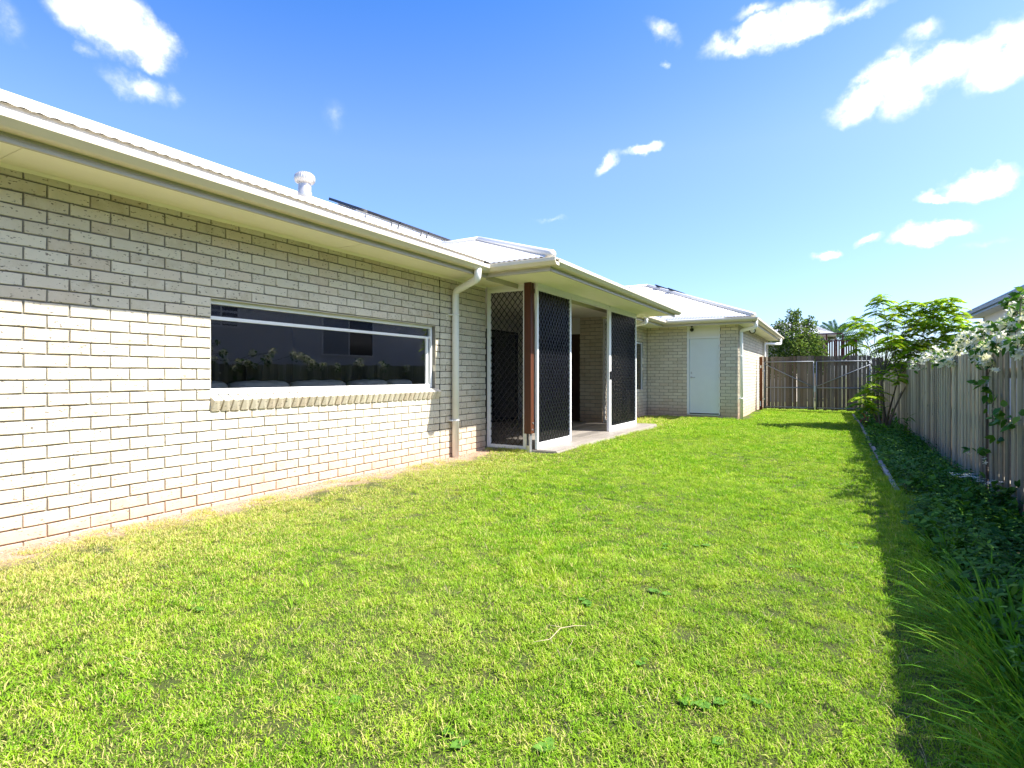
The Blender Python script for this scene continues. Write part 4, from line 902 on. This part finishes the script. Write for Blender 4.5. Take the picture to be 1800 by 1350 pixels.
# ------------------------------------------------------------------ scattered ground plants (instances on points)
def scatter(name, *sets):     # sets of (points, rotations, scales, source mesh): one object, instances on its points
    P = np.concatenate([np.asarray(a[0], dtype=np.float32).reshape(-1, 3) for a in sets]); rot = np.concatenate([np.asarray(a[1], dtype=np.float32).reshape(-1, 3) for a in sets])
    scl = np.concatenate([np.asarray(a[2], dtype=np.float32) for a in sets]); idx = np.concatenate([np.full(len(a[0]), i, dtype=np.int32) for i, a in enumerate(sets)])
    me = bpy.data.meshes.new(name); me.vertices.add(len(P)); me.vertices.foreach_set('co', P.ravel())
    a = me.attributes.new('rot', 'FLOAT_VECTOR', 'POINT'); a.data.foreach_set('vector', rot.ravel())
    a = me.attributes.new('scl', 'FLOAT', 'POINT'); a.data.foreach_set('value', scl)
    a = me.attributes.new('idx', 'INT', 'POINT'); a.data.foreach_set('value', idx); me.update()
    g = bpy.data.node_groups.new(name, 'GeometryNodeTree'); g.interface.new_socket('Geometry', in_out='INPUT', socket_type='NodeSocketGeometry'); g.interface.new_socket('Geometry', in_out='OUTPUT', socket_type='NodeSocketGeometry')
    N = g.nodes; L = g.links; gi = N.new('NodeGroupInput'); go = N.new('NodeGroupOutput'); jn = N.new('GeometryNodeJoinGeometry')
    def attr(t, n): q = N.new('GeometryNodeInputNamedAttribute'); q.data_type = t; q.inputs[0].default_value = n; return q.outputs[0]
    ar, as_, ai = attr('FLOAT_VECTOR', 'rot'), attr('FLOAT', 'scl'), attr('INT', 'idx')
    for i, a in enumerate(sets):
        src = bpy.data.objects.new(name+'_source', a[3]); ip = N.new('GeometryNodeInstanceOnPoints'); oi = N.new('GeometryNodeObjectInfo'); oi.inputs['Object'].default_value = src
        cmp_ = N.new('FunctionNodeCompare'); cmp_.data_type = 'INT'; cmp_.operation = 'EQUAL'
        ins = [q for q in cmp_.inputs if q.enabled and q.type == 'INT']; L.new(ai, ins[0]); ins[1].default_value = i; L.new(cmp_.outputs[0], ip.inputs['Selection'])
        L.new(gi.outputs[0], ip.inputs['Points']); L.new(oi.outputs['Geometry'], ip.inputs['Instance']); L.new(ar, ip.inputs['Rotation']); L.new(as_, ip.inputs['Scale']); L.new(ip.outputs[0], jn.inputs[0])
    L.new(jn.outputs[0], go.inputs[0])
    o = link(name, me); md = o.modifiers.new('scatter', 'NODES'); md.node_group = g; o['kind'] = 'stuff'; return o
def turf(seed, n, rad, L, W):
    r = random.Random(seed); V = []; Fc = []
    for _ in range(n):
        q = r.uniform(0, 6.283); d = rad*r.random()**.5; p = Vector((math.cos(q)*d, math.sin(q)*d, -.006)); az = r.uniform(0, 6.283); el = r.uniform(.25, 1.4); ln = L*r.uniform(.5, 1.15); w_ = W*r.uniform(.7, 1.3)
        h = Vector((math.cos(az), math.sin(az), 0)); s = Vector((-h.y, h.x, 0)); o = len(V); q2 = p+(h*math.cos(el)+Vector((0, 0, 1))*math.sin(el))*ln*.55; e2 = el-r.uniform(.2, .9); q3 = q2+(h*math.cos(e2)+Vector((0, 0, 1))*math.sin(e2))*ln*.45
        V += [tuple(p+s*w_*.4), tuple(p-s*w_*.4), tuple(q2+s*w_*.5), tuple(q2-s*w_*.5), tuple(q3)]; Fc += [(o, o+1, o+3, o+2), (o+2, o+3, o+4)]
    return leaves_mesh('turf', V, Fc, 'grass')
gzv = np.vectorize(gz)
def lawn_points(x0, x1, y0, y1, dens):
    st = 1/math.sqrt(dens); gx, gy = np.meshgrid(np.arange(x0, x1, st), np.arange(y0, y1, st)); n = gx.size
    P = np.column_stack([gx.ravel()+rng.uniform(-.6, .6, n)*st, gy.ravel()+rng.uniform(-.6, .6, n)*st])
    x, y = P[:, 0], P[:, 1]
    # stay inside the view (with a margin), off the slab and off the buildings
    d = x*CT+y*ST; z = -x*ST+y*CT; keep = (z > .6) & (np.abs(d) < z*1.12+.6)
    keep &= ~((x < -3.22+.05*np.sin(y*7)) & (y > SEND-.08) & (y < 12.14)); keep &= ~((x < DX+.10) & (y > RY-.10)) 
    wob = .14*np.sin(y*2.1)+.12*np.sin(y*5.3+1)+.10*np.sin(y*11.7)+.06*np.sin(y*23.1)
    edge = np.clip((x-(WX+.17+wob*.8))/.55, 0, 1); near_wall = (y < SEND+.2)
    keep &= ~(near_wall & (rng.random(n) > edge**.8+.01))
    keep &= ~((x < DX+.35) & (y > RY-.2) & (rng.random(n) > .25))
    patch = np.sin(x*3.1+1.7*np.sin(y*1.3))*np.sin(y*2.7+1.1*np.sin(x*2.2)); keep &= rng.random(n) < np.clip(1.1+.2*patch, .88, 1)
    return P[keep]
bands = [(-4.4, 1.0, -.5, 3.2, 210, .024, .0027, 290, .10), (-4.4, .9, 3.2, 6.0, 170, .026, .0034, 230, .11), (-4.4, .8, 6.0, 10.5, 110, .029, .0050, 190, .13), (-4.45, .66, 10.5, 20.5, 75, .034, .0078, 150, .16)]
bi = 0; lawn_sets = []
for (x0, x1, y0, y1, dens, L, W, nbl, rad) in bands:
    P = lawn_points(x0, x1, y0, y1, dens); n = len(P); z = gzv(P[:, 0], P[:, 1]); which = rng.integers(0, 3, n)
    for k in range(3):
        s = which == k; m_ = int(s.sum()); rot = np.column_stack([rng.normal(0, .12, m_), rng.normal(0, .12, m_), rng.uniform(0, 6.283, m_)])
        sc = rng.uniform(.8, 1.2, m_)*(1+.12*np.sin(P[s, 0]*2.3+P[s, 1]*1.7))
        lawn_sets.append((np.column_stack([P[s], z[s]]), rot, sc, turf(bi*10+k, nbl, rad, L*(.75, 1.0, 1.3)[k], W)))
    bi += 1
tag(scatter('lawn_grass', *lawn_sets), 'short patchy mown lawn grass', 'grass')
# longer tufts
V, Fc = blades(26, .10, .0045, .08, 5); me = leaves_mesh('tuft', V, Fc, 'grass')
tp = []
for _ in range(900):
    u = random.random()
    if u < .45: x, y = random.gauss(.48, .07), random.uniform(1.2, 7)
    elif u < .62: x, y = -3.27+abs(random.gauss(0, .05)), random.uniform(7.1, 12.1)
    elif u < .72: x, y = random.uniform(-4.42, -3.8), SEND+random.uniform(-.10, .0)
    elif u < .80: x, y = random.gauss(-1.35, .12), random.gauss(2.75, .12)
    else: x, y = random.uniform(-3.9, .4), random.uniform(1.2, 9)
    tp.append((x, y, gz(x, y)))
o = scatter('grass_tufts', (tp, [(random.gauss(0, .2), random.gauss(0, .2), random.uniform(0, 6.3)) for _ in tp], [random.uniform(.5, 1.0) for _ in tp], me)); tag(o, 'longer untrimmed grass tufts along the edges', 'grass')
# flat broad-leaved weeds in the lawn
V = []; Fc = []
for k in range(9):
    q = k*.7+random.uniform(-.2, .2); add_leaf(V, Fc, Vector((0, 0, .012)), Vector((math.cos(q), math.sin(q), .45)), Vector((0, 0, 1)), random.uniform(.035, .06), random.uniform(.03, .045), .08, .2)
me = leaves_mesh('weed', V, Fc, 'leaf_weed')
wpx = [(590, 1225), (205, 1165), (350, 1075), (1150, 1050), (1135, 1165), (1238, 1240), (1270, 1325), (1040, 1065), (1240, 965), (1170, 970), (1390, 1000), (1375, 900), (1345, 1250), (960, 1310), (1180, 890), (1440, 930), (1060, 925), (1310, 850), (1420, 850), (800, 1300), (1495, 960), (1470, 955)]
wp = []
for (px, py) in wpx:
    r = ray(px, py); p = r*(CAMH/-r.z)
    for _ in range(random.choice((1, 2, 3))): wp.append((p.x+random.gauss(0, .03), p.y+random.gauss(0, .03), gz(p.x, p.y)+.002))
o = scatter('lawn_weeds', (wp, [(0, 0, random.uniform(0, 6.3)) for _ in wp], [random.uniform(.35, .65) for _ in wp], me)); tag(o, 'dark broad-leaved weeds dotted through the lawn', 'weeds')
# ground cover of the bed
V = []; Fc = []; r_ = random.Random(3)
for _ in range(26):
    p = Vector((r_.gauss(0, .05), r_.gauss(0, .05), r_.uniform(.02, .14))); d = Vector((p.x*8+r_.gauss(0, .5), p.y*8+r_.gauss(0, .5), r_.uniform(-.1, .5)))
    s = r_.uniform(.035, .07); add_leaf(V, Fc, p, d, Vector((r_.gauss(0, .3), r_.gauss(0, .3), 1)), s, s*.8, .06, .15)
me1 = leaves_mesh('cover', V, Fc, 'leaf_cover')
V = []; Fc = []
for _ in range(60):
    p = Vector((r_.gauss(0, .035), r_.gauss(0, .035), r_.uniform(.01, .20))); s = r_.uniform(.02, .045); add_leaf(V, Fc, p, Vector((r_.gauss(0, 1), r_.gauss(0, 1), r_.uniform(0, .7))), Vector((0, 0, 1)), s, s*.42, .06, .1)
me2 = leaves_mesh('cover', V, Fc, 'leaf_cover')
def bedpts(n, y0, y1, x0=.60, x1=1.30):
    out = []
    while len(out) < n:
        y = y0+(y1-y0)*random.random()**1.3; x = random.uniform(x0, x1)
        x = x if y < 12 else .62+(x-.6)*.95
        if math.sin(x*7+y*2.1)+math.sin(y*3.3-x*4)*.8 > -1.05: out.append((x, y, gz(x, y)-.02))
    return out
cov = []
for (me, n, y0, y1, sc) in ((me1, 2000, 1.0, 12, 1.0), (me2, 1900, 1.0, 12, 1.15), (me1, 330, 12, 19, 1.3)):
    P = bedpts(n, y0, y1); cov.append((P, [(random.gauss(0, .25), random.gauss(0, .25), random.uniform(0, 6.3)) for _ in P], [sc*random.choice((.35, .5, .65, .8, 1.05))*random.uniform(.85, 1.15) for _ in P], me))
tag(scatter('ground_cover', *cov), 'tangled low green ground cover filling the garden bed', 'ground cover')
# dry twig and loose straw
tw = thing('dry_twig', 'pale dry twig lying across the middle of the lawn', 'twig'); mb = MB()
pts = []
for (px, py) in ((938, 1126), (966, 1120), (985, 1102), (1008, 1100), (1030, 1098)):
    r = ray(px, py); p = r*((CAMH-.035)/-r.z); pts.append((p.x, p.y, .035+gz(p.x, p.y)))
mb.tube([tuple(a_+random.gauss(0, .004) for a_ in p) for p in pts], [.001, .0018, .002, .0016, .0008], 6); mb.tube([pts[2], (pts[2][0]-.05, pts[2][1]-.02, pts[2][2]+.005)], .001, 5); mb.tube([pts[1], (pts[1][0]+.03, pts[1][1]-.03, pts[1][2]-.004)], .0008, 5); mb.build('stalk', 'straw', tw, True)
V, Fc = blades(5, .09, .003, .12, 9); me = leaves_mesh('straw', V, Fc, 'straw'); sp = []
for _ in range(1500):
    x = WX+.1+abs(random.gauss(0, .35)) if random.random() < .65 else random.uniform(-4, .4); y = random.uniform(1.1, 7) ; sp.append((x, y, gz(x, y)+.004))
for _ in range(260):
    x, y = random.uniform(.58, 1.28), random.uniform(1.5, 12); sp.append((x, y, gz(x, y)+random.uniform(.01, .10)))
o = scatter('dry_straw', (sp, [(random.uniform(-1.4, 1.4), random.uniform(-1.4, 1.4), random.uniform(0, 6.3)) for _ in sp], [random.uniform(.4, .9) for _ in sp], me)); tag(o, 'dry straw and clippings on the bare soil strip by the wall', 'straw')
# small stones along the foot of the wall
bm = bmesh.new(); bmesh.ops.create_icosphere(bm, subdivisions=1, radius=.012)
for v in bm.verts: v.co *= random.uniform(.7, 1.2); v.co.z *= .6
me = bpy.data.meshes.new('pebble'); bm.to_mesh(me); bm.free(); me.materials.append(M['concrete']); sp = []
for _ in range(700): x = WX+.02+abs(random.gauss(0, .12)); y = random.uniform(1.0, 6.9); sp.append((x, y, gz(x, y)+.003))
o = scatter('soil_crumbs', (sp, [(0, 0, random.uniform(0, 6.3)) for _ in sp], [random.uniform(.25, 1.0) for _ in sp], me)); tag(o, 'crumbs of soil and gravel at the wall foot', 'gravel')
